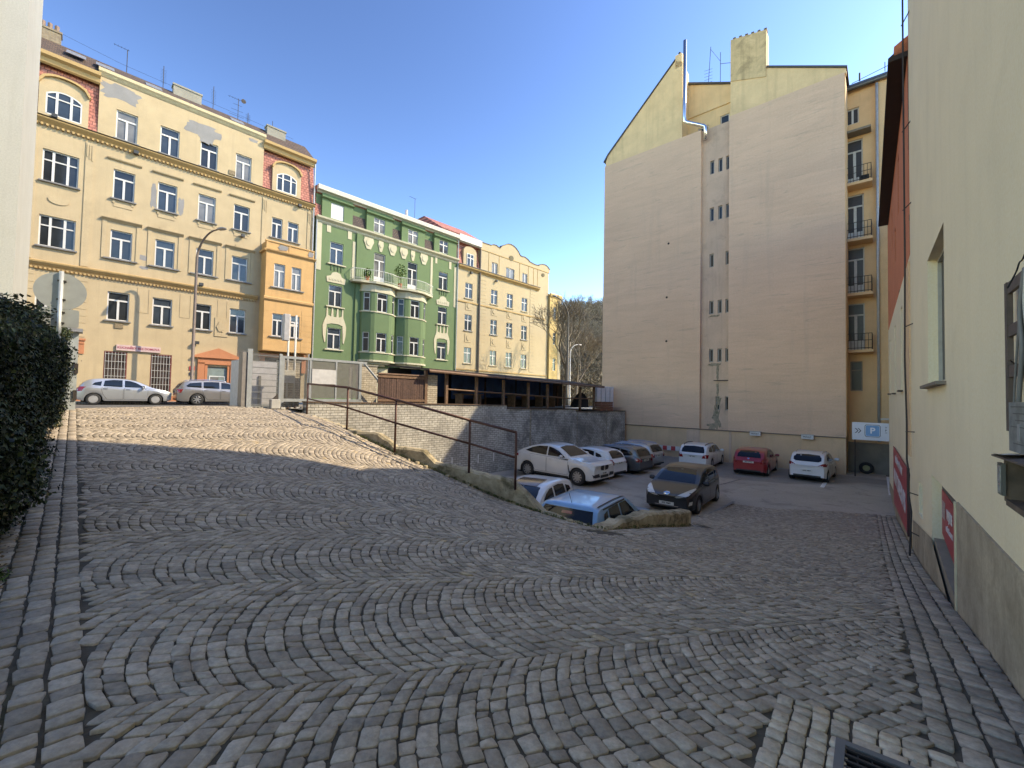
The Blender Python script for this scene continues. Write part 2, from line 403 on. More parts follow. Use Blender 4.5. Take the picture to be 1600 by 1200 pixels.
# ---------------- flat ground sheets ----------------
ASPH = None
def m_asph(name, lo, hi, sc_=1.0):
    m, nt, b = _new(name); v = coords(nt)
    c = ramp(nt, noise(nt, v, .35*sc_, 6, .65), [(.35, lo), (.65, hi)])
    c = mix(nt, ramp(nt, noise(nt, v, 1.1, 7, .7, .6), [(.55, g(0)), (.66, g(.5))]), c, (.15,.135,.115))
    c = mix(nt, .6, c, ramp(nt, noise(nt, v, 40, 5, .8), [(.3, g(.25)), (.7, g(.8))]), 'OVERLAY')
    nt.links.new(c, b.inputs["Base Color"]); b.inputs["Roughness"].default_value = .85; bump(nt, b, noise(nt, v, 70, 4), .4, .008); return m
def sheet(name, pts, z, mat):
    o = MB().add([V3(p, z) for p in pts], [tuple(range(len(pts)))]).build(name, mat); return tag(o, kind='structure')
far = 900
sheet("terrain", [(-far,-far),(far,-far),(far,far),(-far,far)], -2.6, m_asph("dry_earth", (.10,.085,.06), (.15,.13,.10)))
PARKM = m_asph("parking_asphalt", (.29,.245,.195), (.43,.365,.29))
sheet("parking_lot", [BW(.4,.05), (-4,9), (3,4), tuple(RW(9)), tuple(RW(45)), tuple(FW(8,-6)), tuple(FW(-14,-1)), BW(25,.05)], FLOOR, PARKM)
# smoother lighter driveway lane between the cobbles and the bays
LANE = m_asph("lane_asphalt", (.37,.32,.255), (.45,.39,.315))
sheet("driveway_lane", [(8.9,16.95),(9.6,16.5),(10.3,16.25),(12,15.95),RW(20.55),RW(27.5,.0),(17.6,21.6),(14.0,21.2),(11.4,20.6),(9.4,18.8)], FLOOR+.010, LANE)
DARK = m_asph("bay_asphalt", (.235,.205,.17), (.30,.265,.22))
sheet("parking_bays", [(13.9,21.35),(18.2,22.1),RW(28.6),FW(2,.3),FW(-12.6,.3),(8.6,27.6),(11.3,22.6)], FLOOR+.006, DARK)
WL = simple("worn_white_paint", (.75,.73,.68), .8, var=.25, scale=14)
def strip(name, p, q, wd, z, mat=WL):
    p = np.array(p); q = np.array(q); d = (q-p)/np.hypot(*(q-p)); n_ = np.array([-d[1], d[0]])*wd/2
    return sheet(name, [p-n_, q-n_, q+n_, p+n_], z, mat)
strip("lane_marking", (18.5,24.7), (15.0,20.6), .17, FLOOR+.015)
strip("lane_marking", (21.2,24.0), (17.0,19.1), .17, FLOOR+.015)
strip("lane_marking", (8.0,18.9), (12.0,22.3), .07, FLOOR+.015, simple("faint_paint", (.16,.155,.145), .9, var=.4, scale=10))
strip("lane_marking", (6.6,14.6), (8.9,17.0), .12, FLOOR+.1, simple("pale_kerb_mortar", (.24,.23,.21), .9, var=.3, scale=10))
strip("lane_marking", (5.0,14.0), (2.8,13.2), .08, FLOOR+.015, _M["faint_paint"])
# street level behind the brick wall
STREETM = m_asph("street_asphalt", (.075,.072,.068), (.12,.115,.108))
sheet("street", [AD(-60,21.4), AD(6.62,21.4), AD(6.62,17.4), BW(-.3,-.12), BW(23.9,-.12), FW(-16.5,-2), AD(31,60), AD(31,400), AD(400,400), AD(400,900), AD(-500,900), AD(-500,21.4)], .72, STREETM)
YARD = m_asph("yard_gravel", (.16,.14,.11), (.22,.20,.17), 2)
sheet("yard", [BW(-.2,-.2), BW(23.7,-.2), BW(23.7,-7), BW(-.2,-7)], .99, YARD)
PAVE = tiles("pavement_setts", (.24,.23,.21), (.30,.29,.27), (.10,.09,.08), .12, .12, .01, 'xy')
o = MB().box(-40, -2.0, .6, 32, 0.0, .86).build("pavement", PAVE, loc=V3(AD(0,36.5),0), rotz=ST_ROT); tag(o, kind='structure')
# kerb / retaining edge of mossy concrete
def m_moss():
    m, nt, b = _new("mossy_concrete"); v = coords(nt)
    c = ramp(nt, noise(nt, v, 2.5, 8, .7), [(.3, (.21,.165,.10)), (.5, (.40,.325,.21)), (.7, (.56,.475,.33))])
    c = mix(nt, ramp(nt, noise(nt, v, 1.7, 8, .75, .5), [(.49, g(0)), (.60, g(.8))]), c, (.095,.08,.038))
    nt.links.new(c, b.inputs["Base Color"]); b.inputs["Roughness"].default_value = .95; bump(nt, b, noise(nt, v, 9, 8, .7), .55, .03); return m
MOSS = m_moss()
def kerb(name, pts, tops, width, label, sub=.17, side=1):
    pts = [np.array(p, float) for p in pts]; P = []; Tz = []
    for i in range(len(pts)-1):
        n_ = max(1, int(np.hypot(*(pts[i+1]-pts[i]))/sub))
        for k in range(n_): P.append(pts[i]+(pts[i+1]-pts[i])*k/n_); Tz.append(tops[i]+(tops[i+1]-tops[i])*k/n_)
    P.append(pts[-1]); Tz.append(tops[-1]); P = np.array(P); Tz = np.array(Tz)+rng.normal(0, .014, len(P)); Tg = np.gradient(P, axis=0); Tg /= np.hypot(*Tg.T)[:,None]
    Nn = np.c_[-Tg[:,1], Tg[:,0]]*side; n = len(P); vs = []
    for i in range(n):
        j1, j2 = rng.normal(0,.010,2)
        a = P[i]+Nn[i]*(-.02+j1); b_ = P[i]+Nn[i]*(width+j2); zb = FLOOR-.05
        a2 = P[i]+Nn[i]*(.03+j1); b2 = P[i]+Nn[i]*(width-.05+j2)
        vs += [(*a, zb), (*a, Tz[i]-.05), (*a2, Tz[i]), (*b2, Tz[i]+rng.normal(0,.008)), (*b_, Tz[i]-.05), (*b_, zb)]
    fs = [(i*6+k, i*6+k+1, i*6+7+k, i*6+6+k) for i in range(n-1) for k in range(5)]+[tuple(range(6)), tuple(range((n-1)*6+5, (n-1)*6-1, -1))]
    o = MB().add(vs, fs).build(name, MOSS); return tag(o, label, "kerb wall")
kerb("retaining_kerb", [(-7.5,15.75),(-4.64,12),(-4.15,11.5),(-3.5,11.25),(-2.98,11),(-2.2,10.8),(-1.9,10.73),(-1.1,10.5),(0,10),(.35,9.78),(.71,9.5),(1.74,8.3)], [.80,.63,.60,.58,.27,.22,-.06,-.18,-.33,-.56,-.92,-.95], .22, "mossy crumbling concrete kerb along the ramp edge below the brown railing")
kerb("parapet_wall", [(1.74,8.3),(1.98,8.58),(2.6,9.26),(3.4,10.15),(4.4,11.3),(5.05,12.0)], [-.95,-.95,-.97,-1.05,-1.34,-1.48], .34, "low mossy concrete parapet between the ramp and the dark hatchback")
# drain
GR = simple("drain_iron", (.045,.042,.04), .55, .6, bmp=.2)
gp = P0-RW_E*.57+RW_N*.61; gz = float(ZR(*gp)); gx_ = float(ZR(gp[0]+.2, gp[1])-gz)/.2; gy_ = float(ZR(gp[0], gp[1]+.2)-gz)/.2
t = thing("drain_grate", "iron drain grate set in the pale setts at the bottom right", "drain grate", V3(gp, gz))
nz = Vector((-gx_, -gy_, 1)).normalized(); xx = Vector((RW_E[0], RW_E[1], 0)); yy = nz.cross(xx).normalized(); xx = yy.cross(nz)
t.rotation_euler = Matrix((xx, yy, nz)).transposed().to_euler()
MB().box(-.31,-.31,-.02,.31,-.27,.014).box(-.31,.27,-.02,.31,.31,.014).box(-.31,-.27,-.02,-.27,.27,.014).box(.27,-.27,-.02,.31,.27,.014).build("frame", simple("drain_frame_metal", (.16,.16,.155), .6, .4), t)
mb = MB()
for k in range(11): mb.box(-.25+k*.05-.007,-.27,-.004,-.25+k*.05+.007,.27,.010)
for k in range(9): mb.box(-.27,-.22+k*.055-.003,-.004,.27,-.22+k*.055+.003,.002)
mb.build("bars", GR, t); MB().box(-.275,-.275,-.05,.275,.275,-.0075).build("pit", simple("pit_shade_black", (.006,.006,.006), 1), t)  # black slab under the bars paints in the shade of a pit
# ---------------- windows ----------------
WHITE = simple("white_window_paint", (.56,.55,.52), .5, var=.05)
PANES = [glass("dim_glass", (.022,.026,.03), .06, .4), glass("bluish_glass", (.035,.048,.062), .06, .4), glass("curtained_glass", (.17,.17,.165), .12, .4)]
SILL = simple("grey_sill_metal", (.17,.165,.16), .6, var=.2)
BLACK = simple("dark_void", (.012,.012,.013), .9)
_W = {}
def make_window(w_, h_, style='T', fm=None, pane=0, depth=.06, fw=.065):
    fm = fm or WHITE; mb = MB(); x0, x1 = -w_/2, w_/2
    if style == 'arch':      # flat segmental head, three lights
        n_ = 8; rise = .28; top = [(x1-(x1-x0)*k/n_, h_-rise+rise*(1-((2*k/n_-1)**2))) for k in range(n_+1)]
        ins = [(x*.92, z-fw) for x, z in top]
        mb.box(x0, 0, 0, x0+fw, depth, h_-rise); mb.box(x1-fw, 0, 0, x1, depth, h_-rise); mb.box(x0, 0, 0, x1, depth, fw)
        for k in range(n_): mb.prism([ins[k], top[k], top[k+1], ins[k+1]][::-1], 0, depth)
        for cx in (-w_*.2, w_*.2): mb.box(cx-.055, -.012, fw, cx+.055, depth-.01, h_-.12)
        mb.box(x0+fw, -.006, h_*.66, x1-fw, depth-.015, h_*.66+.07); poly = [(x0+.02,.02),(x1-.02,.02)]+[(x, z-.02) for x, z in top]
    else:
        mb.box(x0, 0, 0, x0+fw, depth, h_); mb.box(x1-fw, 0, 0, x1, depth, h_); mb.box(x0+fw, 0, 0, x1-fw, depth, fw); mb.box(x0+fw, 0, h_-fw, x1-fw, depth, h_)
        if style in ('T', 'cross'):
            zt = h_*(.68 if style == 'T' else .62)
            mb.box(x0+fw, -.012, zt, x1-fw, depth-.01, zt+.10); mb.box(-.055, -.014, fw, .055, depth-.012, zt)
            if style == 'cross': mb.box(-.04, -.010, zt+.10, .04, depth-.012, h_-fw)
        elif style == 'triple':
            for cx in (-w_*.2, w_*.2): mb.box(cx-.055, -.012, fw, cx+.055, depth-.01, h_-fw)
            mb.box(x0+fw, -.006, h_*.66, x1-fw, depth-.015, h_*.66+.07)
        elif style == 'two': mb.box(-.05, -.012, fw, .05, depth-.01, h_-fw)
        elif style == 'narrow': mb.box(x0+fw, -.01, h_*.68, x1-fw, depth-.01, h_*.68+.07)
        elif style == 'door':
            zt = h_*.74; mb.box(x0+fw, -.012, zt, x1-fw, depth-.01, zt+.09); mb.box(-.07, -.014, fw, .07, depth-.012, zt); mb.box(x0+fw, .005, fw, x1-fw, depth-.02, h_*.22)
        poly = [(x0+.02,.02),(x1-.02,.02),(x1-.02,h_-.02),(x0+.02,h_-.02)]
    o = mb.build("window", fm); MB().prism(poly, depth*.62, depth*.62+.012).build("pane", PANES[pane] if isinstance(pane, int) else pane, o); return o
def put_window(parent, x, z, w_, h_, y, style='T', pane=None, fm=None, rot=0):
    pane = random.choices([0,1,2], [4,3,3])[0] if pane is None else pane
    key = (round(w_,2), round(h_,2), style, pane if isinstance(pane, int) else pane.name, fm.name if fm else '')
    if key not in _W: o = make_window(w_, h_, style, fm, pane); _W[key] = o; o.parent = parent; o.location = (x, y, z); o.rotation_euler.z = rot; return o
    return inst(_W[key], parent, (x, y, z), rot)
def wall_holes(mb, x0, x1, z0, z1, holes, y=0.0, rev=.2, m=0, mrev=None):
    """front wall at y with rectangular openings and their reveals; hole = (xa, xb, za, zb)"""
    xs = sorted({x0, x1, *[h[0] for h in holes], *[h[1] for h in holes]}); zs = sorted({z0, z1, *[h[2] for h in holes], *[h[3] for h in holes]})
    xs = [x for x in xs if x0 <= x <= x1]; zs = [z for z in zs if z0 <= z <= z1]
    for i in range(len(xs)-1):
        run = None
        for j in range(len(zs)-1):
            cx, cz = (xs[i]+xs[i+1])/2, (zs[j]+zs[j+1])/2
            if any(h[0] < cx < h[1] and h[2] < cz < h[3] for h in holes):
                if run is not None: mb.quad((xs[i],y,run),(xs[i+1],y,run),(xs[i+1],y,zs[j]),(xs[i],y,zs[j]), m); run = None
            elif run is None: run = zs[j]
        if run is not None: mb.quad((xs[i],y,run),(xs[i+1],y,run),(xs[i+1],y,zs[-1]),(xs[i],y,zs[-1]), m)
    mr = m if mrev is None else mrev
    for xa, xb, za, zb in holes:
        yb = y+rev
        mb.quad((xa,y,za),(xa,yb,za),(xa,yb,zb),(xa,y,zb), mr); mb.quad((xb,yb,za),(xb,y,za),(xb,y,zb),(xb,yb,zb), mr)
        mb.quad((xa,yb,za),(xa,y,za),(xb,y,za),(xb,yb,za), mr); mb.quad((xa,y,zb),(xa,yb,zb),(xb,yb,zb),(xb,y,zb), mr)
    return mb
SF = V3(AD(0, 36.5), 0)                        # street front line: x runs along it, -y faces the camera
YEL = plaster("yellow_render", (.45,.35,.22), .10, .50, .7, .34, dirt=(.24,.19,.12)); YELD = plaster("ochre_render", (.45,.30,.14), .10, .3, .6, .3)
ORG = plaster("orange_render", (.56,.335,.15), .10, .35, .7, .3); TERR = plaster("terracotta_paint", (.46,.19,.10), .1, .2)
BROWNR = tiles("brown_roof_tiles", (.085,.05,.035), (.13,.075,.05), (.04,.03,.025), .2, .17, .02, 'xz', dirt=(.10,.085,.06), damt=.5)
REDT = tiles("red_hung_tiles", (.38,.13,.10), (.48,.19,.14), (.16,.06,.05), .26, .20, .02, 'xz', bstr=.8, dirt=(.25,.12,.09), damt=.4)
GREYP = plaster("bare_grey_plaster", (.24,.235,.23), .15, .4, 2)
LEAD = simple("zinc_sheet", (.30,.31,.32), .45, .5, var=.25); RUST = simple("dark_iron", (.05,.042,.038), .7, .4)
def cornice(mb, x0, x1, z, prof, m=0, y=0.0):
    """prof: list of (out, z offset) from bottom to top"""
    mb.prismx([(y+.01, z+prof[0][1])]+[(y-o_, z+dz) for o_, dz in prof]+[(y+.01, z+prof[-1][1])], x0, x1, m)
# ============ yellow corner-side apartment house ============
H = thing("apartment_house", "tall yellow apartment house with an orange bay and patches of bare grey plaster", "apartment building", SF, ST_ROT)
cols = [(-.95,1.48),(1.82,1.02),(3.98,1.02),(6.18,1.02),(8.32,1.02)]
FL = [(5.93,7.72),(9.82,11.62),(13.62,15.48)]
holes = []; wins = []
for fi, (za, zb) in enumerate(FL):
    for ci, (cx, ww) in enumerate(cols):
        holes.append((cx-ww/2, cx+ww/2, za, zb)); wins.append((cx, za, ww, zb-za, 'triple' if ci == 0 else 'T', None))
holes += [(10.36,11.13,13.74,15.33),(11.52,12.33,13.74,15.33)]
wins += [(10.745,13.74,.77,1.59,'T',None),(11.925,13.74,.81,1.59,'T',None)]
holes += [(1.28,2.36,1.3,3.98),(3.5,4.6,1.3,3.98)]
holes += [(6.55,7.85,.86,3.35)]
mb = MB(); wall_holes(mb, -14, 13.45, .7, 17.3, holes, 0, .16)
holes4 = [(cx-.51, cx+.51, 17.45, 19.3) for cx, _ in cols[1:]]
wall_holes(mb, .5, 9.62, 17.3, 21.05, holes4, 0, .16)
mb.quad((-14,0,17.3),(-2.0,0,17.3),(-2.0,0,21.05),(-14,0,21.05))
mb.box(-14, .18, .7, 13.44, 12, 17.3).box(-14,.3,17.29,13.44,11.9,21.3)
mb.build("wall", YEL, H)
for cx, za, ww, hh, stl, pn in wins: put_window(H, cx, za, ww, hh, .10, stl, pn)
for cx, _ in cols[1:]: put_window(H, cx, 17.45, 1.02, 1.85, .10, 'T')
# tile-hung ends with arched dormer fronts
for (xa, xb, cx) in ((-2.0,.5,-.94),(9.62,13.45,11.32)):
    mb = MB(); mb.prismx([(.02,17.32),(.28,20.5),(.6,20.5),(.6,17.32)], xa, xb); mb.build("tiled_front", REDT, H)
    hw_ = 1.02 if cx < 0 else 1.05
    n_ = 10; top = [(cx+hw_-2*hw_*k/n_, 19.2+.62*math.sqrt(max(0,1-((2*k/n_-1)**2)))) for k in range(n_+1)]
    mb = MB(); poly = [(cx-hw_,17.4),(cx+hw_,17.4)]+top
    wi = .74; it = [(cx+wi-2*wi*k/n_, 18.76+.28*(1-((2*k/n_-1)**2))) for k in range(n_+1)]; inner = [(cx-wi,17.52),(cx+wi,17.52)]+it
    out = [(cx-hw_,17.4),(cx+hw_,17.4)]+top
    n2_ = len(out); mb.add([(x,-.06,z) for x,z in out]+[(x,-.06,z) for x,z in inner]+[(x,.5,z) for x,z in out]+[(x,.1,z) for x,z in inner],
        [(i,(i+1)%n2_,(i+1)%n2_+n2_,i+n2_) for i in range(n2_)]+[(i,i+2*n2_,(i+1)%n2_+2*n2_,(i+1)%n2_) for i in range(n2_)]+[(i+n2_,(i+1)%n2_+n2_,(i+1)%n2_+3*n2_,i+3*n2_) for i in range(n2_)])
    mb.build("dormer_front", YEL, H)
    mb = MB()
    for k in range(n_): mb.prism([top[k+1],top[k],(top[k][0]+(.08 if top[k][0]>cx else -.08),top[k][1]+.10),(top[k+1][0]+(.08 if top[k+1][0]>cx else -.08),top[k+1][1]+.10)][::-1], -.22, .3)
    mb.build("dormer_hood", YELD, H)
    put_window(H, cx, 17.52, 1.48, 1.52, -.058, 'arch', 1)
    mb = MB(); cornice(mb, xa-.02, xb+.02, 20.4, [(.0,0),(.10,.08),(.16,.3),(.34,.42),(.36,.62)]); mb.build("eaves", YELD, H)
# mouldings
mb = MB(); cornice(mb, -14, 9.55, 8.55, [(.03,0),(.06,.1),(.10,.12),(.22,.26),(.24,.34),(.10,.40)]); cornice(mb, -14, .48, 8.40, [(.02,0),(.03,.12)])
x = -14
while x < 9.4: mb.box(x, -.13, 8.45, x+.09, -.02, 8.56); x += .18
mb.build("belt_cornice", YELD, H)
mb = MB(); cornice(mb, -14, 13.5, 16.85, [(.03,0),(.08,.10),(.10,.12),(.30,.30),(.32,.36),(.14,.42)]); 
x = -14
while x < 13.3: mb.box(x, -.16, 16.78, x+.10, -.02, 16.9); x += .21
mb.build("main_cornice", YELD, H)
mb = MB(); cornice(mb, -14, 13.52, 17.26, [(.33,0),(.35,.02),(.10,.09)]); mb.build("cornice_flashing", simple("dark_flashing", (.07,.06,.055), .6), H)
mb = MB(); cornice(mb, .42, 9.70, 21.0, [(.02,0),(.10,.10),(.12,.14),(.22,.24),(.24,.42),(.05,.46)]); mb.build("parapet_moulding", plaster("pale_yellow_render", (.56,.47,.30)), H)
for cx, ww in cols[1:]:                         # hoods, aprons and sills
    mb = MB(); cornice(mb, cx-.82, cx+.82, 15.98, [(.02,0),(.12,.07),(.14,.13)]); mb.build("window_hood", YEL, H)
    mb = MB(); cornice(mb, cx-.95, cx+.95, 12.1, [(.03,0),(.08,.06),(.2,.15),(.21,.19)]); mb.box(cx-.9,-.04,9.75,cx-.70,.01,12.1).box(cx+.70,-.04,9.75,cx+.9,.01,12.1)
    mb.build("window_hood", YEL, H)
    mb = MB(); mb.prism([(cx+.33*math.cos(a), 12.34+.3*math.sin(a)) for a in np.linspace(0, math.pi, 9)], -.05, .01); mb.build("lunette", YEL, H)
    for za in (5.93, 9.82, 13.62, 17.45): 
        e_ = .8 if za == 9.82 else .62
        MB().box(cx-e_, -.14, za-.09, cx+e_, .12, za-.012).build("sill", SILL, H)
    MB().box(cx-.45,-.03,13.1,cx+.45,.01,13.32).box(cx-.5,-.05,13.3,cx-.38,.01,13.5).box(cx+.38,-.05,13.3,cx+.5,.01,13.5).build("apron", YEL, H)
for za in (5.93, 9.82, 13.62): MB().box(-1.80,-.14,za-.09,-.1,.12,za-.012).build("sill", SILL, H)
MB().box(10.2,-.12,13.66,12.5,.1,13.73).build("sill", SILL, H)
mb = MB()                                        # panel lines and pilaster strips
for xa, xb in ((-2.05,-1.9),(.05,.42),(9.66,9.9),(13.0,13.3)):
    MB().box(xa,-.045,9.0,xb,.01,16.6).build('pilaster_strip', YEL, H)
for xa in (.08,9.68,13.02):
    mb = MB()
    for k in range(3): mb.box(xa+.02+k*.11,-.075,15.7-k*.1,xa+.07+k*.11,-.04,16.45)
    mb.box(xa+.01,-.06,16.4,xa+.31,-.04,16.5).build('fluting', YEL, H)
MB().prism([(-.95+.44*math.cos(a), 12.62+.26*math.sin(a)) for a in np.linspace(0, 2*math.pi, 17)[:-1]], -.05, .01).build("medallion", YEL, H)
for xa, xb in ((-14,-1.75),(-.15,.42)):
    mb2 = MB().box(xa+.02,-.012,4.72,xb-.02,.008,8.4)
    for k in range(9): mb2.box(xa,-.03,4.72+k*.42,xb,-.008,5.09+k*.42)
    mb2.build('rustication', YEL, H)
MB().box(-14,-.02,7.0,9.5,.005,7.03).build("string_course", YELD, H) if False else None
for cx in (3.0,5.2,7.35): MB().box(cx-.30,-.02,6.6,cx-.27,.005,8.2).box(cx+.27,-.02,6.6,cx+.3,.005,8.2).box(cx-.27,-.02,6.6,cx+.27,.005,6.63).build('panel_bead', YEL, H)
mb = MB(); mb.box(6.93,-.05,5.55,7.73,.008,6.9); 
for k in range(14): mb.prism([(7.33+(.1+.22*random.random())*math.cos(a)+random.uniform(-.15,.15)*0, 6.25+(.12+.35*random.random())*math.sin(a)) for a in np.linspace(0,2*math.pi,7)[:-1]], -.075-.003*k, -.045)
mb.build("relief_panel", YEL, H)
def blob_plate(name, cx, cz, rx, rz, mat, parent, y=-.004, n_=26, pw=.35, seed=0):
    r_ = random.Random(seed); pts = []
    for k in range(n_):
        a = 2*math.pi*k/n_; q = 1+r_.uniform(-pw, pw)*.6
        c_, s_ = math.cos(a), math.sin(a); c_ = math.copysign(abs(c_)**.6, c_); s_ = math.copysign(abs(s_)**.6, s_)
        pts.append((cx+rx*c_*q, cz+rz*s_*q))
    return MB().prism(pts, y, y+.006).build(name, mat, parent)
for cx, cz, rx, rz, sd_ in ((1.45,20.35,.92,.48,1),(5.75,20.0,.95,.45,2),(6.0,19.55,.45,.35,7),(8.9,20.7,.3,.12,3),(3.28,14.4,.16,.75,4),(4.72,14.2,.16,.55,5),(2.85,10.2,.28,.16,6),(2.95,9.55,.22,.10,8)):
    blob_plate("plaster_patch", cx, cz, rx, rz, GREYP, H, -.004-sd_*.0005, seed=sd_)
# shop fronts with white bars, sign, door
SHOP = simple("dark_shop_interior", (.05,.035,.032), .25, var=.5, scale=2)
for cx in (1.82, 4.05):
    f = MB().box(cx-.54,.0,1.32,cx-.48,.05,3.96).box(cx+.48,.0,1.32,cx+.54,.05,3.96).box(cx-.48,0,3.90,cx+.48,.05,3.96).box(cx-.48,0,1.32,cx+.48,.05,1.4).build("shop_window", simple("dark_red_frame", (.16,.04,.035), .6), H)
    MB().box(cx-.48,.1,1.4,cx+.48,.12,3.9).build("pane", SHOP, f)
    mb = MB()
    for k in range(7): mb.box(cx-.48+k*.15,-.03,1.34,cx-.465+k*.15,-.012,3.94)
    for k in range(6): mb.box(cx-.5,-.035,1.5+k*.46,cx+.5,-.018,1.518+k*.46)
    mb.build("security_bars", WHITE, f)
f = MB().box(1.82,-.12,4.06,3.98,-.02,4.42).build("shop_sign", simple("pink_sign_board", (.50,.36,.34), .6), H)
text_mesh("lettering", "KUCHAŘKY BEZ DOMOVA", .185, simple("crimson_letters", (.30,.03,.07), .6), f, (2.90,-.125,4.24), sx=.92, bold=True)
mb = MB(); mb.box(6.02,-.12,.86,6.42,.05,3.62).box(7.98,-.12,.86,8.38,.05,3.62).box(6.02,-.12,3.5,8.38,.05,3.95); mb.prism([(5.75,3.95),(8.62,3.95),(8.62,4.08),(7.18,4.68),(5.75,4.08)], -.24, .05)
mb.box(6.45,-.06,.86,6.6,.03,3.5).box(7.8,-.06,.86,7.95,.03,3.5); mb.build("door_surround", TERR, H)
d_ = MB().box(6.62,.09,.9,7.80,.14,3.3).build("door", simple("grey_green_door", (.17,.22,.21), .5), H)
MB().box(6.72,.06,2.62,7.70,.1,2.70).box(6.72,.06,.9,6.79,.1,2.62).box(7.63,.06,.9,7.70,.1,2.62).build("door_frame", simple("pale_door_frame", (.5,.53,.52), .5), d_)
MB().box(6.79,.07,1.0,7.3,.09,2.6).build("pane", PANES[2], d_)
f = MB().box(5.57,-.05,3.02,5.86,-.01,3.3).build("house_number_plate", simple("red_enamel", (.5,.04,.04), .35), H)
text_mesh("number", "711", .13, WHITE, f, (5.715,-.055,3.16))
f = MB().box(5.58,-.05,2.66,5.85,-.01,2.88).build("house_number_plate", simple("blue_black_enamel", (.03,.035,.08), .35), H)
text_mesh("number", "8", .17, WHITE, f, (5.715,-.055,2.77))
mb = MB(); mb.box(-14,-.05,.7,5.55,.005,1.22).box(8.4,-.05,.7,9.6,.005,1.22); mb.build("plinth", TERR, H)
mb = MB(); mb.box(-.35,-.16,4.5,.45,.0,4.62).box(-.25,-.1,4.3,.4,.0,4.5).box(0,-.06,3.7,.4,.0,4.3); mb.build("corner_bracket", TERR, H)
# bay
B0, B1, BY = 9.72, 13.2, -1.15
bh = [(10.31,11.08,9.62,11.42),(11.56,12.27,9.62,11.42),(10.31,11.05,5.88,7.6),(11.6,12.27,5.88,7.6)]
mb = MB(); wall_holes(mb, B0, B1, 4.75, 12.35, bh, BY, .14)
mb.quad((B0,.0,4.75),(B0,BY,4.75),(B0,BY,12.35),(B0,.0,12.35)); mb.quad((B1,BY,4.75),(B1,0,4.75),(B1,0,12.35),(B1,BY,12.35)); mb.quad((B0,0,4.75),(B1,0,4.75),(B1,BY,4.75),(B0,BY,4.75))
mb.box(B0+.1,BY+.2,4.8,B1-.1,-.01,12.3)
bay = mb.build("bay", ORG, H)
for xa, xb, za, zb in bh: put_window(bay, (xa+xb)/2, za, xb-xa, zb-za, BY+.08, 'T')
for za in (9.62, 5.88): MB().box(10.1,BY-.12,za-.09,12.5,BY+.1,za-.015).build("sill", SILL, bay)
mb = MB(); cornice(mb, B0-.12, B1+.12, 12.2, [(.03,0),(.16,.12),(.18,.2)], y=BY); mb.box(B0-.15,BY-.15,12.25,B0,0,12.4)
cornice(mb, B0-.06, B1+.06, 8.5, [(.02,0),(.12,.12),(.14,.26),(.05,.32)], y=BY)
for xa, xb in ((B0,B0+.12),(11.3,11.42),(B1-.12,B1)): mb.box(xa,BY-.03,12.4,xb,BY+.12,13.0)
mb.box(B0,BY,12.4,B1,BY+.1,12.98); mb.box(B0,BY,12.4,B0+.1,0,12.98); mb.box(B0-.05,BY-.06,12.98,B1+.05,BY+.16,13.06).box(B0+.02,BY-.02,8.8,B0+.06,BY,12.25); mb.build("bay_parapet", ORG, bay)
mb = MB()
for xa, xb in ((B0,10.2),(12.4,B1)):
    mb = MB().box(xa+.02,BY-.008,4.8,xb-.02,BY+.005,8.1)
    for k in range(8): mb.box(xa,BY-.018,4.8+k*.42,xb,BY-.006,5.14+k*.42)
    mb.build('rustication', ORG, bay)
for cx in (10.9,12.95): blob_plate("plaster_patch", cx, 12.7, .34 if cx<12 else .2, .2, GREYP, bay, BY-.035, seed=11)
MB().box(9.8,-.25,4.3,13.2,0,4.6).box(9.9,-.15,3.2,10.2,0,4.3).box(12.9,-.15,3.2,13.2,0,4.3).build("shop_lintel", TERR, H)
MB().box(10.2,-.02,.9,12.9,.04,4.3).build("shop_glass", PANES[0], H)
# roof
rf = MB(); rf.prismx([(-.05,21.45),(2.6,23.3),(8,23.3),(12,21.3),(12,20.8),(0.02,20.8)], .42, 9.7)
rf.prismx([(-.34,21.02),(.05,21.1),(2.61,23.31),(8,23.31),(12,21.3),(12,20.8),(.1,20.8)], -14, .42).prismx([(-.34,21.02),(.05,21.1),(2.61,23.31),(8,23.31),(12,21.3),(12,20.8),(.1,20.8)], 9.7, 13.5)
roof = rf.build("roof", tiles("brown_roof_tiles_x", (.075,.045,.032), (.12,.07,.048), (.03,.025,.02), .2, .17, .02, 'xz', dirt=(.10,.085,.06), damt=.5), H)
STACK = plaster("weathered_chimney_render", (.27,.255,.215), .2, .6, 2)
BRKC = tiles("chimney_brick", (.19,.135,.085), (.23,.175,.11), (.2,.17,.13), .25, .08, .012, 'xz')
for xa, xb, y_, zt, mm in ((-2.3,-1.3,2.6,24.1,BRKC),(4.25,5.9,1.9,23.6,STACK),(10.3,11.7,1.9,23.5,STACK)):
    c_ = MB().box(xa,y_,22,xb,y_+.6,zt).box(xa-.05,y_-.05,zt-.12,xb+.05,y_+.65,zt).build("chimney", mm, roof)
    if mm is BRKC:
        for k in range(3): MB().tube([(xa+.2+k*.3,y_+.3,zt),(xa+.2+k*.3,y_+.3,zt+.45)], .11, 8).build("chimney_pot", simple("clay_pot", (.20,.13,.10), .8), c_)
mb = MB()
for xa in (-1.0, .3, 2.7, 7.6): mb.prismx([(.75,22.02),(.95,22.2),(1.5,22.6),(1.6,22.55)], xa, xa+.85)
mb.build("skylight", LEAD, roof)
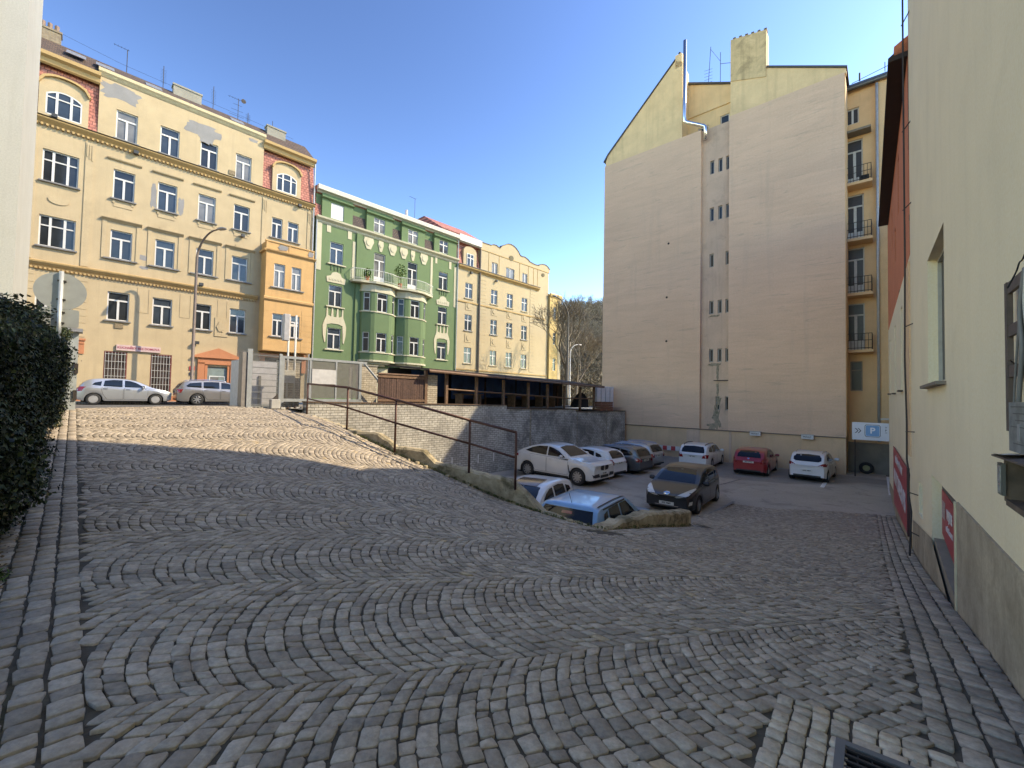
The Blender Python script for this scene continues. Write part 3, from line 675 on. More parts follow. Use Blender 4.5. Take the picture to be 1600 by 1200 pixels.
def aerial(parent, x, y, z, h_, kind):
    mb = MB(); mb.tube([(x,y,z),(x,y,z+h_)], .022, 5)
    if kind == 'yagi':
        for k, (dz, L_) in enumerate(((.95,1.2),(.7,.6),(.45,.8),(.2,1.0))): mb.tube([(x-L_*.6,y,z+h_*dz),(x+L_*.4,y,z+h_*dz+.02)], .012, 4)
        for k in range(7): mb.tube([(x-.6+k*.17,y-.15,z+h_*.95),(x-.6+k*.17,y+.15,z+h_*.95)], .008, 3)
        mb.prism([(x+.35+.18*math.cos(a), z+h_*.98+.18*math.sin(a)) for a in np.linspace(0,2*math.pi,9)[:-1]], y-.02, y)
    elif kind == 'top':
        mb.tube([(x-.7,y,z+h_),(x+.1,y,z+h_-.02)], .014, 4)
        for k in range(5): mb.tube([(x-.65+k*.17,y-.12,z+h_),(x-.65+k*.17,y+.12,z+h_)], .008, 3)
    elif kind == 'dip':
        for k in range(10): mb.tube([(x-.16,y,z+h_*(.3+.06*k)),(x+.16,y,z+h_*(.3+.06*k))], .007, 3)
    return mb.build("aerial", RUST, parent)
for x_, h_, k_ in ((1.8,1.75,'top'),(3.75,1.75,'dip'),(6.75,1.9,'dip'),(8.4,1.8,'yagi'),(9.1,1.0,'dip'),(10.9,1.2,'rod')): aerial(H, x_, 2.7, 23.2, h_, k_)
MB().tube([(-1.3,2.6,24.05),(1.5,2.6,23.75),(5,2.6,23.7),(9,2.6,23.65),(12.5,2.6,23.55)], .009, 4).build('ridge_wire', RUST, roof); MB().tube([(13.42,-.12,.8),(13.42,-.12,21.0)], .06, 8).build("downpipe", simple("grey_downpipe", (.33,.35,.36), .5, .3), H)
for x_, z_ in ((2.3,16.75),(5.9,4.85),(6.0,8.95),(8.4,13.1),(-1.3,17.35),(12.3,16.7)): MB().box(x_-.12,-.32,z_,x_+.12,-.1,z_+.2).build("floodlight", simple("black_lamp_housing", (.03,.03,.03), .5), H)
for x_, z_ in ((1.9,5.45),(7.6,17.55)): MB().box(x_-.2,-.06,z_,x_+.2,.0,z_+.3).build("vent_grille", simple("brown_vent", (.20,.15,.09), .8, var=.5, scale=30), H)
# ============ green house ============
GRN = plaster("green_render", (.128,.19,.095), .06, .12, .6, .12); CRM = plaster("cream_stucco", (.50,.46,.33), .08, .15)
GF = V3(AD(13.69, 36.5), 0)
GH = thing("green_house", "green apartment house with cream stucco ornament, twin rounded bays and balcony", "apartment building", GF, ST_ROT)
holes = [(cx-.57, cx+.57, za, zb) for cx in (1.82, 13.2) for za, zb in ((5.43,7.24),(9.12,10.95),(12.8,14.68))]
holes += [(5.31,6.44,11.95,14.78),(8.88,9.98,11.95,14.78)]
mb = MB(); wall_holes(mb, 0, 15.05, .7, 16.1, holes, 0, .16); mb.box(.01,.18,.7,15.04,12,18.9); mb.build("wall", GRN, GH)
for h in holes: put_window(GH, (h[0]+h[1])/2, h[2], h[1]-h[0], h[3]-h[2], .09, 'T' if h[3]-h[2] < 2.2 else 'door')
mb = MB(); cornice(mb, -.02, 15.07, 16.0, [(.02,0),(.08,.08),(.12,.2),(.34,.36),(.36,.5)]); mb.build("lower_cornice", CRM, GH)
mb = MB(); cornice(mb, -.02, 15.1, 18.55, [(.02,0),(.12,.1),(.36,.18),(.40,.50),(.36,.56)]); mb.build("eaves", simple("cream_gutter_board", (.52,.50,.43), .5), GH)
DKT = tiles("dark_hung_tiles", (.055,.038,.034), (.09,.06,.05), (.025,.02,.02), .22, .17, .02, 'xz')
for xa, xb, mm in ((0,.42,REDT),(3.1,4.42,DKT),(7.05,8.05,DKT),(10.7,11.88,DKT),(14.78,15.05,DKT)):
    MB().prismx([(.02,16.5),(.32,18.6),(.6,18.6),(.6,16.5)], xa-.1, xb+.1).build("tiled_front", mm, GH)
for xa, xb, cx, st_ in ((.42,3.1,1.74,'blank'),(4.42,7.05,5.7,'T'),(8.05,10.7,9.33,'T'),(11.88,14.78,13.1,'T')):
    mb = MB(); wall_holes(mb, xa, xb, 16.5, 18.6, [(cx-.56,cx+.56,16.65,18.0)], -.1, .16); mb.quad((xa,.3,16.5),(xa,-.1,16.5),(xa,-.1,18.6),(xa,.3,18.6)); mb.quad((xb,-.1,16.5),(xb,.3,16.5),(xb,.3,18.6),(xb,-.1,18.6)); cornice(mb, xa-.06, xb+.06, 18.1, [(.0,0),(.16,.08),(.2,.14),(.18,.2)], y=-.1)
    mb.build("dormer_front", GRN, GH)
    if st_ == 'blank': MB().box(cx-.56,-.03,16.65,cx+.56,.0,18.0).build("roller_blind", WHITE, GH)
    else: put_window(GH, cx, 16.65, 1.12, 1.35, -.02, 'cross')
MB().prismx([(-.3,19.1),(.05,19.12),(6,20.6),(12,19.0),(12,18.6),(.1,18.5)], 0, 15.05).build("roof", REDT, GH)
mb = MB()
for xa, xb, za, zb in ((.12,.5,12.0,16.0),(3.22,3.5,11.9,15.2),(11.55,11.8,11.95,15.9),(14.62,14.98,11.2,15.6),(.9,1.25,15.4,16.0),(2.75,3.1,15.3,16.0),(12.1,12.35,15.4,16),(13.9,14.2,15.2,16)): MB().box(xa,-.035,za,xb,.005,zb).build('stucco_strip', CRM, GH)
MB().box(3.55,-.14,.7,4.0,.01,16.0).build("pilaster", GRN, GH)
for k, (cx, s_) in enumerate(((4.72,1),(5.93,.55),(7.15,.9),(8.38,.9),(9.4,.5),(10.72,.95))):
    mb = MB(); mb.prism([(cx-.42*s_,15.95),(cx-.5*s_,15.6),(cx-.34*s_,15.25),(cx-.2*s_,15.0-.1*s_),(cx+.2*s_,15.0-.1*s_),(cx+.34*s_,15.25),(cx+.5*s_,15.6),(cx+.42*s_,15.95)], -.06, .01)
    mb.prism([(cx+.26*s_*math.cos(a), 15.5+.3*s_*math.sin(a)) for a in np.linspace(0,2*math.pi,13)[:-1]], -.11, -.05); mb.build("stucco_shield", CRM, GH)
for cx in (1.83, 13.2):
    mb = MB(); mb.prism([(cx-.78,11.15),(cx+.78,11.15),(cx+.84,11.6),(cx+.5,11.72),(cx+.35,12.0),(cx,12.12),(cx-.35,12.0),(cx-.5,11.72),(cx-.84,11.6)], -.05, .01)
    for k in range(5): mb.prism([(cx-.5+k*.25+.11*math.cos(a), 11.45+.12*math.sin(a)) for a in np.linspace(0,2*math.pi,9)[:-1]], -.08, -.04)
    mb.build("stucco_cartouche", CRM, GH)
    mb = MB()
    L_ = [(cx-.72,8.95),(cx-.74,8.2),(cx-.92,7.75),(cx-1.02,7.4),(cx-.98,6.6),(cx-.84,5.95),(cx-.76,6.0),(cx-.72,6.8),(cx-.68,7.5),(cx-.3,7.62),(cx+.3,7.62),(cx+.68,7.5),(cx+.72,6.8),(cx+.76,6.0),(cx+.84,5.95),(cx+.98,6.6),(cx+1.02,7.4),(cx+.92,7.75),(cx+.74,8.2),(cx+.72,8.95),(cx+.62,8.95),(cx+.58,8.3),(cx+.33,8.2),(cx+.28,8.95),(cx+.18,8.95),(cx+.12,8.2),(cx-.12,8.2),(cx-.18,8.95),(cx-.28,8.95),(cx-.33,8.2),(cx-.58,8.3),(cx-.62,8.95)]
    mb.prism(L_, -.045, .01); mb.build("stucco_surround", CRM, GH)
    for za in (5.43, 9.12, 12.8): MB().box(cx-.8,-.13,za-.11,cx+.8,.09,za-.012).build("sill", CRM, GH)
    mb = MB()
    for k in range(4): mb.box(cx-.48+k*.29,-.05,12.2,cx-.41+k*.29,.005,12.68)
    mb.build("window_drops", simple("dark_green_paint", (.07,.10,.05), .8), GH)
def facet(parent, c, pts, z0, z1, mat, winspec):
    """rounded bay from flat facets; winspec: {facet index: (width, [(z0,z1)..], style)}"""
    for i in range(len(pts)-1):
        a, b = pts[i], pts[i+1]; L_ = math.hypot(b[0]-a[0], b[1]-a[1]); an = math.atan2(b[1]-a[1], b[0]-a[0]); hs = []
        if i in winspec:
            ww, zs, st_ = winspec[i]; hs = [(L_/2-ww/2, L_/2+ww/2, za, zb) for za, zb in zs]
        mb = MB(); wall_holes(mb, 0, L_, z0, z1, hs, 0, .12)
        o = mb.build("bay_wall", mat, parent, loc=(c+a[0], a[1], 0), rotz=an)
        for h in hs: put_window(o, (h[0]+h[1])/2, h[2], h[1]-h[0], h[3]-h[2], .06, winspec[i][2], pane=0)
BP = [(-1.72,0),(-1.66,-.38),(-1.02,-.88),(-.72,-1.0),(.72,-1.0),(1.02,-.88),(1.66,-.38),(1.72,0)]
for c in (5.72, 9.2):
    b_ = MB().prismz([(c+x*.93, y*.9) for x, y in BP][::-1], 4.7, 10.8).build("rounded_bay", GRN, GH)
    facet(b_, c, BP, 4.7, 10.85, GRN, {1: (.56, [(5.45,7.2),(9.12,10.8)], 'narrow'), 3: (1.02, [(5.45,7.2),(9.12,10.8)], 'T'), 5: (.56, [(5.45,7.2),(9.12,10.8)], 'narrow')})
    ring = lambda k, z0, z1, mm, nm: MB().prismz([(c+x*k, y*k-.01) for x, y in BP][::-1], z0, z1).build(nm, mm, b_)
    ring(1.05, 10.85, 11.02, CRM, "moulding"); ring(1.0, 11.02, 11.5, CRM, "moulding"); ring(1.06, 4.55, 4.7, CRM, "moulding"); ring(1.05, 5.33, 5.43, CRM, "sill"); ring(1.05, 9.0, 9.1, CRM, "sill")
    mb = MB(); n_ = len(BP)
    for k in range(4):
        k0, k1 = 1-.16*k-.04*k*k, 1-.16*(k+1)-.04*(k+1)**2
        mb.prismz([(c+x*k1, y*k1) for x, y in BP][::-1], 4.55-.18*(k+1), 4.55-.18*k-.003)
    mb.build("corbel", CRM, b_)
# balcony with curved white railing
BQ = [(3.1,0),(3.1,-.5),(3.7,-.85),(4.4,-1.0),(4.9,-1.3),(5.72,-1.42),(6.6,-1.3),(7.2,-1.05),(7.46,-.98),(7.7,-1.05),(8.3,-1.3),(9.2,-1.42),(10.1,-1.3),(10.8,-.95),(11.5,-.6),(11.6,0)]
bal = MB().prismz(BQ[::-1] if False else BQ, 11.55, 11.75).build("balcony", CRM, GH)
IRW = simple("white_iron", (.60,.59,.52), .5)
mb = MB(); rail = [(x, y*.96) for x, y in BQ]
mb.tube([(x,y,12.72) for x,y in rail], .03, 5); mb.tube([(x,y,11.9) for x,y in rail], .02, 4)
for (xa,ya),(xb,yb) in zip(rail[:-1], rail[1:]):
    n_ = max(1, int(math.hypot(xb-xa, yb-ya)/.15))
    for k in range(n_): mb.tube([(xa+(xb-xa)*k/n_, ya+(yb-ya)*k/n_, 11.75),(xa+(xb-xa)*k/n_, ya+(yb-ya)*k/n_, 12.72)], .010, 3, cap=False)
mb.build("railing", IRW, bal)
mb = MB(); wall_holes(mb, 3.3, 11.8, .72, 4.0, [], -.05, .1); mb.box(3.3,-.05,3.95,11.8,0,4.05)
mb.build("ground_floor_band", CRM, GH)
for cx in (5.0, 8.9): MB().prism([(cx+1.2*math.cos(a), 2.7+1.1*math.sin(a)) for a in np.linspace(0, math.pi, 13)], -.075, -.055).build('arched_opening', BLACK, GH)
MB().tube([(.0+.02,-.12,.8),(.02,-.12,16.1)], .055, 8).build("downpipe", _M["grey_downpipe"], GH); MB().tube([(15.02,-.12,.8),(15.02,-.12,18.6)], .055, 8).build("downpipe", _M["grey_downpipe"], GH)
MB().tube([(10.4,3,19.3),(10.4,3,21.3)], .14, 8).build("flue", WHITE, GH); aerial(GH, 11.4, 3, 19.5, 3.4, 'top')
def leaves(name, n, fn, mat, size, parent=None, seed=1, squash=1.0, lk=None):
    """a mass of small folded leaves; fn(rng) -> centre, outward direction"""
    r_ = np.random.default_rng(seed); C_, Dn = fn(r_, n); n = len(C_)
    d = Dn+r_.normal(0, .55, (n,3)); d /= np.linalg.norm(d, axis=1)[:,None]
    a = np.cross(d, r_.normal(0,1,(n,3))); a /= np.linalg.norm(a, axis=1)[:,None]; b = np.cross(d, a)
    s_ = (size*(.6+.8*r_.random(n)))[:,None]
    V = np.stack([C_-a*s_*.5, C_+b*s_*.36*squash+d*s_*.12, C_+a*s_*.5, C_-b*s_*.36*squash+d*s_*.12], 1).reshape(-1,3)
    k = 4*np.arange(n)[:,None]; F = np.concatenate([k+[0,1,2], k+[0,2,3]], 0)
    me = bpy.data.meshes.new(name); me.vertices.add(len(V)); me.vertices.foreach_set("co", V.ravel()); me.loops.add(F.size); me.loops.foreach_set("vertex_index", F.ravel().astype(np.int32))
    me.polygons.add(len(F)); me.polygons.foreach_set("loop_start", (3*np.arange(len(F))).astype(np.int32)); me.polygons.foreach_set("loop_total", np.full(len(F), 3, np.int32)); me.update(calc_edges=True)
    at = me.attributes.new("tint", 'FLOAT', 'POINT'); at.data.foreach_set("value", np.repeat(r_.random(n), 4).astype(np.float32))
    me.materials.append(mat); o = bpy.data.objects.new(name, me); COL.objects.link(o); o.parent = parent; return o
def leafmat(name, stops, rough=.5):
    m, nt, b = _new(name); at = N(nt, "ShaderNodeAttribute", attribute_name="tint"); c = ramp(nt, at.outputs["Fac"], stops)
    nt.links.new(c, b.inputs["Base Color"]); b.inputs["Roughness"].default_value = rough; b.inputs["Specular IOR Level"].default_value = .35; _M[name] = m; return m
LG = leafmat("plant_leaves", [(0,(.05,.10,.02)),(1,(.11,.19,.05))])
for lx, lz, rx, rz, lab in ((7.6,13.3,.62,.75,"bushy green pot plant on the balcony between the twin bays of the green house"),(4.3,12.4,.35,.5,"small green pot plant at the left end of the balcony on the green house")):
    p = thing("potted_plant", lab, "plant", V3(AD(13.69+lx, 36.5+.8-1.6), 0), ST_ROT, "plants on the balcony")
    def fn(r_, n, lz=lz, rx=rx, rz=rz):
        v = r_.normal(0,1,(n,3)); v /= np.linalg.norm(v,axis=1)[:,None]; rr_ = r_.random(n)**.4; return np.c_[v[:,0]*rx*rr_, v[:,1]*.3*rr_, lz+v[:,2]*rz*rr_], v
    leaves("foliage", 260, fn, LG, .16, p, 3); MB().tube([(0,0,11.76),(0,0,12.15)], [.16,.22], 8).build("pot", TERR, p)
    MB().tube([(0,0,12.1),(.03,0,lz)], .02, 5).build("stem", simple("bark_brown", (.12,.085,.055), .9), p)
# ============ far yellow house with scalloped gable ============
FY = plaster("pale_yellow_facade", (.45,.365,.235), .06, .15, .6, .12)
YH = thing("gabled_house", "pale yellow apartment house with a scalloped parapet gable beyond the green house", "apartment building", GF, ST_ROT)
rws = [(5.28,7.04),(8.92,10.7),(12.54,14.26)]
holes = [(cx-.52, cx+.52, za, zb) for cx in (16.75,20.66,23.3,25.97) for za, zb in rws]
mb = MB(); wall_holes(mb, 15.06, 30.7, .7, 16.0, holes, 0, .14); wall_holes(mb, 18.3, 30.7, 16.0, 18.6, [(20.17,21.13,16.1,17.5),(22.55,24.0,16.1,17.45),(25.47,26.42,16.05,17.4)], 0, .14); mb.box(15.07,.16,.7,30.69,12,16.0).box(18.31,.16,16,30.69,12,18.6); mb.quad((30.7,0,.7),(30.7,.2,.7),(30.7,.2,18.6),(30.7,0,18.6)); mb.build("wall", FY, YH)
for h in holes: put_window(YH, (h[0]+h[1])/2, h[2], h[1]-h[0], h[3]-h[2], .08, 'cross', pane=0)
for h in ((20.17,21.13,16.1,17.5),(22.55,24.0,16.1,17.45),(25.47,26.42,16.05,17.4)): put_window(YH, (h[0]+h[1])/2, h[2], h[1]-h[0], h[3]-h[2], .08, 'two', pane=2)
for cx in (16.75,20.66,23.3,25.97):
    for za, zb in rws: MB().box(cx-.66,-.1,za-.1,cx+.66,.08,za-.012).build("sill", SILL if za == 8.92 else FY, YH)
    mb = MB()
    for za in (7.6, 11.2): mb.box(cx-.45,-.04,za,cx+.45,.008,za+.95).prism([(cx+.25*math.cos(a), za+.48+.3*math.sin(a)) for a in np.linspace(0,2*math.pi,9)[:-1]], -.085, -.035)
    mb.build("relief_panel", FY, YH)
gab = [(18.3,18.6),(30.9,18.55),(30.95,19.0),(30.5,19.3),(30.0,19.45),(29.5,19.42),(29.0,19.3),(28.6,19.05),(27.8,19.0),(26.9,19.1),(26.4,19.35),(25.8,19.5),(25.3,19.42),(25.0,19.5),(24.7,19.85),(24.2,20.2),(23.8,20.35),(23.3,20.42),(22.8,20.35),(22.3,20.1),(21.8,19.85),(21.5,19.45),(21.2,19.5),(20.8,19.62),(20.3,19.58),(19.95,19.4),(18.3,19.35)]
MB().prism(gab, 0.0, .35).build("scalloped_gable", FY, YH)
mb = MB()
for (xa,za),(xb,zb) in zip(gab[2:-1], gab[3:]): mb.prism([(xb,zb),(xa,za),(xa,za+.07),(xb,zb+.07)], -.06, .4)
mb.build("gable_coping", simple("dark_coping", (.10,.09,.08), .7), YH)
mb = MB(); mb.box(18.3,-.05,18.5,30.7,.005,18.58)
for x_ in (19.65,21.35,24.95,26.6,27.6,28.4): mb.box(x_-.03,-.03,16.2,x_+.03,.005,18.5)
mb.build("gable_moulding", YELD, YH); MB().box(15.06,-.09,12.0,30.0,.0,12.15).build("string_course", YELD, YH); MB().box(15.06,-.09,4.5,30.6,0,4.62).build("string_course", YELD, YH)
mb = MB(); cornice(mb, 15.06, 28.6, 15.6, [(.03,0),(.1,.1),(.32,.26),(.36,.42)]); mb.build("cornice", YELD, YH); MB().box(15.06,-.4,16.03,28.6,0,16.09).build("cornice_flashing", _M["dark_flashing"], YH)
for xa in (18.45,27.0):
    mb = MB().box(xa+.03,-.015,4.9,xa+.87,.005,15.5)
    for k in range(26): mb.box(xa,-.035,4.9+k*.42,xa+.9,-.012,5.25+k*.42)
    mb.build('quoins', FY, YH)
for (x_, z_, r_) in ((23.4,18.75,.38),(29.5,18.0,.30)): MB().prism([(x_+r_*math.cos(a), z_+r_*.8*math.sin(a)) for a in np.linspace(0,2*math.pi,13)[:-1]], -.07, -.055).build('oval_opening', simple("olive_shadow_paint", (.14,.12,.07), .9), YH)
MB().prismx([(.02,16.05),(.4,18.6),(.9,18.6),(.9,16.05)], 15.06, 18.28).build("tiled_front", REDT, YH)
mb = MB(); cx = 16.78; top = [(cx+.95-1.9*k/8, 17.85+.5*math.sqrt(max(0,1-((2*k/8-1)**2)))) for k in range(9)]; mb.prism([(cx-.95,16.1),(cx+.95,16.1)]+top, -.05, .35); mb.build("dormer_front", FY, YH)
put_window(YH, cx, 16.13, 1.0, 1.4, -.10, 'cross', pane=0)
mb = MB(); cornice(mb, 15.06, 18.3, 18.55, [(.02,0),(.3,.1),(.34,.75),(.3,.8)]); mb.build("eaves", WHITE, YH)
MB().prismx([(-.3,19.3),(3.0,21.4),(9,21.4),(12,18.6),(.1,18.5)], 12.6, 18.3).build("roof", REDT, YH)
MB().prismx([(.36,18.9),(3.0,21.0),(9,21.0),(12,18.6),(.4,18.5)], 18.3, 21.2).build("roof", REDT, YH)
MB().box(13.6,4.0,19.6,14.2,4.5,21.3).build("chimney", STACK, YH)
MB().tube([(18.25,-.13,.8),(18.25,-.13,18.5)], .10, 8).build("downpipe", simple("brown_downpipe", (.13,.10,.08), .5, .3), YH)
for x_, z_ in ((16.9,15.3),(20.8,15.2)): MB().box(x_-.1,-.3,z_,x_+.1,-.08,z_+.25).build("floodlight", _M["black_lamp_housing"], YH)
# oriel at its far corner
OB = plaster("ochre_oriel", (.50,.36,.16), .08, .2)
ori = MB(); wall_holes(ori, 30.72, 33.1, .7, 15.2, [(31.5,32.1,za,zb) for za, zb in ((5.3,6.95),(8.9,10.5),(12.4,14.0))], -.3, .12); ori.quad((30.72,.2,.7),(30.72,-.3,.7),(30.72,-.3,15.2),(30.72,.2,15.2)); ori.quad((33.1,-.3,.7),(33.1,2,.7),(33.1,2,15.2),(33.1,-.3,15.2))
cornice(ori, 30.7, 33.25, 15.2, [(.02,0),(.16,.15),(.2,.4),(.1,.6)], y=-.3); ori.box(30.75,-.1,.7,33.05,6,15.7)
oo = ori.build("oriel", OB, YH)
for za, zb in ((5.3,6.95),(8.9,10.5),(12.4,14.0)): put_window(oo, 31.8, za, .6, zb-za, -.23, 'narrow', pane=0)
MB().box(32.5,-.34,.7,33.14,-.30,15.1).build("corner_strip", FY, oo)
# ============ big blind gable wall ============
PINK = None
def m_pink():
    m, nt, b = _new("pinkish_render"); v = coords(nt)
    base = ramp(nt, noise(nt, v, .25, 4, .5), [(.3, (.68,.455,.32)), (.7, (.76,.51,.36))])
    hz = coords(nt, (.35, .35, 2.2)); w1 = ramp(nt, noise(nt, hz, .9, 7, .68, .8), [(.40, g(0)), (.70, g(.62))]); base = mix(nt, w1, base, (.59,.395,.28))
    w2 = ramp(nt, noise(nt, coords(nt, (.5,.5,5)), .8, 6, .7, 1.5), [(.57, g(0)), (.68, g(.5))]); base = mix(nt, w2, base, (.43,.31,.235))
    w3 = ramp(nt, noise(nt, coords(nt, (1.3,1.3,.10)), 1.1, 6, .65), [(.55, g(0)), (.75, g(.4))]); base = mix(nt, w3, base, (.50,.36,.27)); w4 = ramp(nt, noise(nt, coords(nt, (1,1,1)), 11, 7, .8), [(.3, g(.38)), (.7, g(.62))]); base = mix(nt, .5, base, w4, 'OVERLAY')
    nt.links.new(base, b.inputs["Base Color"]); b.inputs["Roughness"].default_value = .92; b.inputs["Specular IOR Level"].default_value = .2
    bump(nt, b, noise(nt, hz, 6, 6), .25, .03); return m
PINK = m_pink(); RECP = plaster("greyish_pink_render", (.60,.42,.31), .12, .6, 1.2, .5, dirt=(.12,.10,.09))
PEACH = plaster("peach_render", (.68,.46,.29), .08, .25, .8, .25)
GABY = plaster("weathered_yellow_render", (.76,.535,.30), .12, .45, .45, .35, dirt=(.11,.095,.06))
CHIMY = plaster("stained_chimney_render", (.66,.48,.27), .2, .95, .9, .95, dirt=(.0,.0,.0), thr=(.46,.66))
FH = thing("gable_wall_house", "tall house with a blind pinkish gable wall and a big stained chimney", "apartment building", V3(FW0, 0), FW_ROT)
X0 = -15.67
mb = MB(); mb.box(X0,0,-.32,-8.03,.35,20.85).box(-6.2,0,-.32,0,.35,21.05); mb.build("render_panel", PINK, FH)
wn = []
for za, zb in ((17.55,18.5),(14.2,15.15),(7.65,8.58),(4.3,5.22)): wn += [(-7.5,-7.22,za,zb),(-6.95,-6.68,za,zb),(-6.46,-6.22,za,zb)]
wn += [(-7.5,-7.22,10.95,11.88),(-6.46,-6.22,10.95,11.88),(-7.05,-6.8,1.0,1.95),(-6.46,-6.22,1.0,1.95)]
mb = MB(); wall_holes(mb, -8.03, -6.2, -.32, 20.9, wn, .26, .16); mb.build("recess_wall", RECP, FH)
for h in wn: put_window(FH, (h[0]+h[1])/2, h[2], h[1]-h[0], h[3]-h[2], .36, 'plain', pane=0, fm=simple("grey_window_frame", (.30,.29,.27), .6))
mb = MB(); mb.box(X0+.05,.06,-2.6,0,.4,-.32); mb.build("base_wall", PEACH, FH); MB().box(-8.9,.02,-2.6,-8.0,.06,-.34).build('pilaster', RECP, FH); MB().box(-6.15,.03,-2.6,-6.0,.06,-.34).build('pilaster', RECP, FH)
MB().box(X0,-.015,-.38,0,.05,-.322).build("drip_edge", simple("brown_metal_strip", (.16,.11,.08), .6), FH)
# body of the house behind
mb = MB(); mb.box(X0+.02,.4,-2.6,-9.4,13,20.4).box(-9.4,1.5,-2.6,-6.15,13,20.4).box(-9.4,.43,-2.6,-6.15,1.5,20.3).box(-6.15,.4,-2.6,-.0,13,20.4); mb.build("body", GABY, FH)
mb = MB(); mb.prism([(X0+.02,20.85),(-9.4,20.85),(-9.4,26.6),(-9.95,26.9),(-15.4,21.75),(X0+.05,21.3)], .08, .42)
mb.prism([(-6.15,21.05),(0,21.05),(.08,21.0),(.08,21.35),(-4.0,23.4),(-6.15,24.5)], .08, .42)
wnr = [(-8.7,-7.95,20.75,21.9),(-7.15,-6.55,21.1,22.2)]
wall_holes(mb, -9.4, -6.15, 20.3, 23.2, wnr, 1.4, .15); mb.prism([(-9.4,23.2),(-6.15,23.2),(-6.15,24.1),(-9.4,25.6)], 1.4, 1.6)
mb.quad((-9.4,.42,20.3),(-9.4,1.4,20.3),(-9.4,1.4,26.4),(-9.4,.42,26.4)); mb.quad((-6.15,1.4,20.3),(-6.15,.42,20.3),(-6.15,.42,24.3),(-6.15,1.4,24.3)); mb.quad((-9.4,.3,20.9),(-6.15,.3,20.9),(-6.15,1.4,20.95),(-9.4,1.4,20.95))
mb.box(-9.4,1.32,22.9,-6.15,1.4,22.98).build("gable", GABY, FH)
for h in wnr: put_window(FH, (h[0]+h[1])/2, h[2], h[1]-h[0], h[3]-h[2], 1.47, 'plain', pane=1)
mb = MB(); DKR = simple("dark_roof_sheet", (.07,.065,.06), .6, .2)
mb.prism([(-15.75,21.2),(-15.4,21.72),(-9.95,26.95),(-9.95,27.05),(-15.45,21.85),(-15.85,21.3)][::-1], .02, 13)
mb.prism([(-4.0,23.38),(.14,21.28),(.14,21.4),(-4.0,23.5)], .0, 13); mb.prism([(-9.4,25.58),(-6.15,24.08),(-6.15,24.2),(-9.4,25.72)], 1.25, 13)
mb.prism([(-9.9,20.5),(-6,20.5),(-6.0,24.0),(-9.5,26.2)], 5, 12.9); mb.build("roof", DKR, FH)
c_ = MB().box(-9.95,.08,26.3,-9.45,.6,27.3).build("chimney", GABY, FH); MB().tube([(-9.7,.3,27.3),(-9.7,.3,27.55)], .1, 8).build("chimney_pot", RUST, c_)
c_ = MB().prism([(-6.15,23.5),(-4.02,22.8),(-4.02,25.95),(-6.15,26.4)], .04, .9).build("chimney", CHIMY, FH)
for k in range(6): x_ = -6.02+k*.37; zt = 26.38-(x_+6.15)*.211; MB().box(x_,.12,zt,x_+.17,.5,zt+.17).build("chimney_pot", simple("sooty_brick", (.12,.09,.06), .9), c_)
STEEL = simple("bright_steel", (.72,.72,.72), .22, 1.0, var=.05)
MB().tube([(-7.72,-.05,20.0),(-7.72,-.05,20.95),(-7.85,-.05,21.05),(-9.0,-.12,21.75),(-9.12,-.14,21.9),(-9.14,-.2,22.2),(-9.14,-.2,27.85)], .125, 12).build("flue_pipe", STEEL, FH, smooth=True)
mb = MB(); mb.tube([(-7.6,3,25.0),(-7.6,3,28.2)], .02, 4).tube([(-7.6,3,27.3),(-5.8,3,26.6)], .02, 4).tube([(-8.5,3,25.5),(-8.3,3,29)], .02, 4).tube([(-8.3,3,28.8),(-7.6,3,27.5)], .012, 4).tube([(-6.7,3,24.6),(-6.7,3,26.9)], .02, 4)
for k in range(6): mb.tube([(-8.7,2.8,25.9+k*.25),(-8.2,3.1,26.05+k*.25)], .012, 4)
mb.build("aerial", RUST, FH)
mb = MB(); mb.box(-7.15,.1,3.0,-6.2,.2,3.05); mb.build("iron_bar", RUST, FH)
def m_moist():
    m, nt, b = _new("green_algae_stain"); v = coords(nt); c = ramp(nt, noise(nt, v, 6, 7, .7), [(.35, (.12,.125,.075)), (.6, (.36,.29,.215))]); nt.links.new(c, b.inputs["Base Color"]); b.inputs["Roughness"].default_value = 1; return m
AL = m_moist()
for cx, cz, rx, rz, sd_ in ((-6.98,.45,.22,.75,31),(-6.85,1.55,.16,.30,32),(-7.25,-.1,.3,.2,34),(-7.15,4.1,.36,.10,35),(-6.93,3.6,.07,.5,36),(-7.15,7.5,.3,.06,37),(-6.93,2.4,.07,.5,38)):
    blob_plate("algae_stain", cx, cz, rx, rz, AL, FH, .250-.0007*sd_/10, 30, .8, sd_)
for x_, z_ in ((-10.3,13.2),(-10.4,9.2),(-10.4,5.95)): MB().prism([(x_+.08*math.cos(a), z_+.08*math.sin(a)) for a in np.linspace(0,2*math.pi,9)[:-1]], -.012, .01).build("vent_hole", BLACK, FH)
for x_, nm in ((-4.55,0),(-1.8,1)):
    t = thing("bay_sign", ("small white sign box on the gable wall above the red hatchback", "small white sign box on the gable wall above the white hatchback by the road")[nm], "sign", V3(FW(x_, .12), -.42), FW_ROT, "sign boxes on the gable wall")
    MB().box(-.3,-.12,-.12,.3,.12,.12).build("housing", simple("off_white_box", (.62,.62,.60), .5), t)
    MB().box(-.33,-.14,.12,.33,.12,.15).build("lid", simple("grey_lid", (.35,.35,.35), .5), t); text_mesh("lettering", ("FIRMA","RESERVÉ")[nm] if False else ("P 14","P 15")[nm] if False else "PRIVAT", .13, BLACK, t, (0,-.125,0))
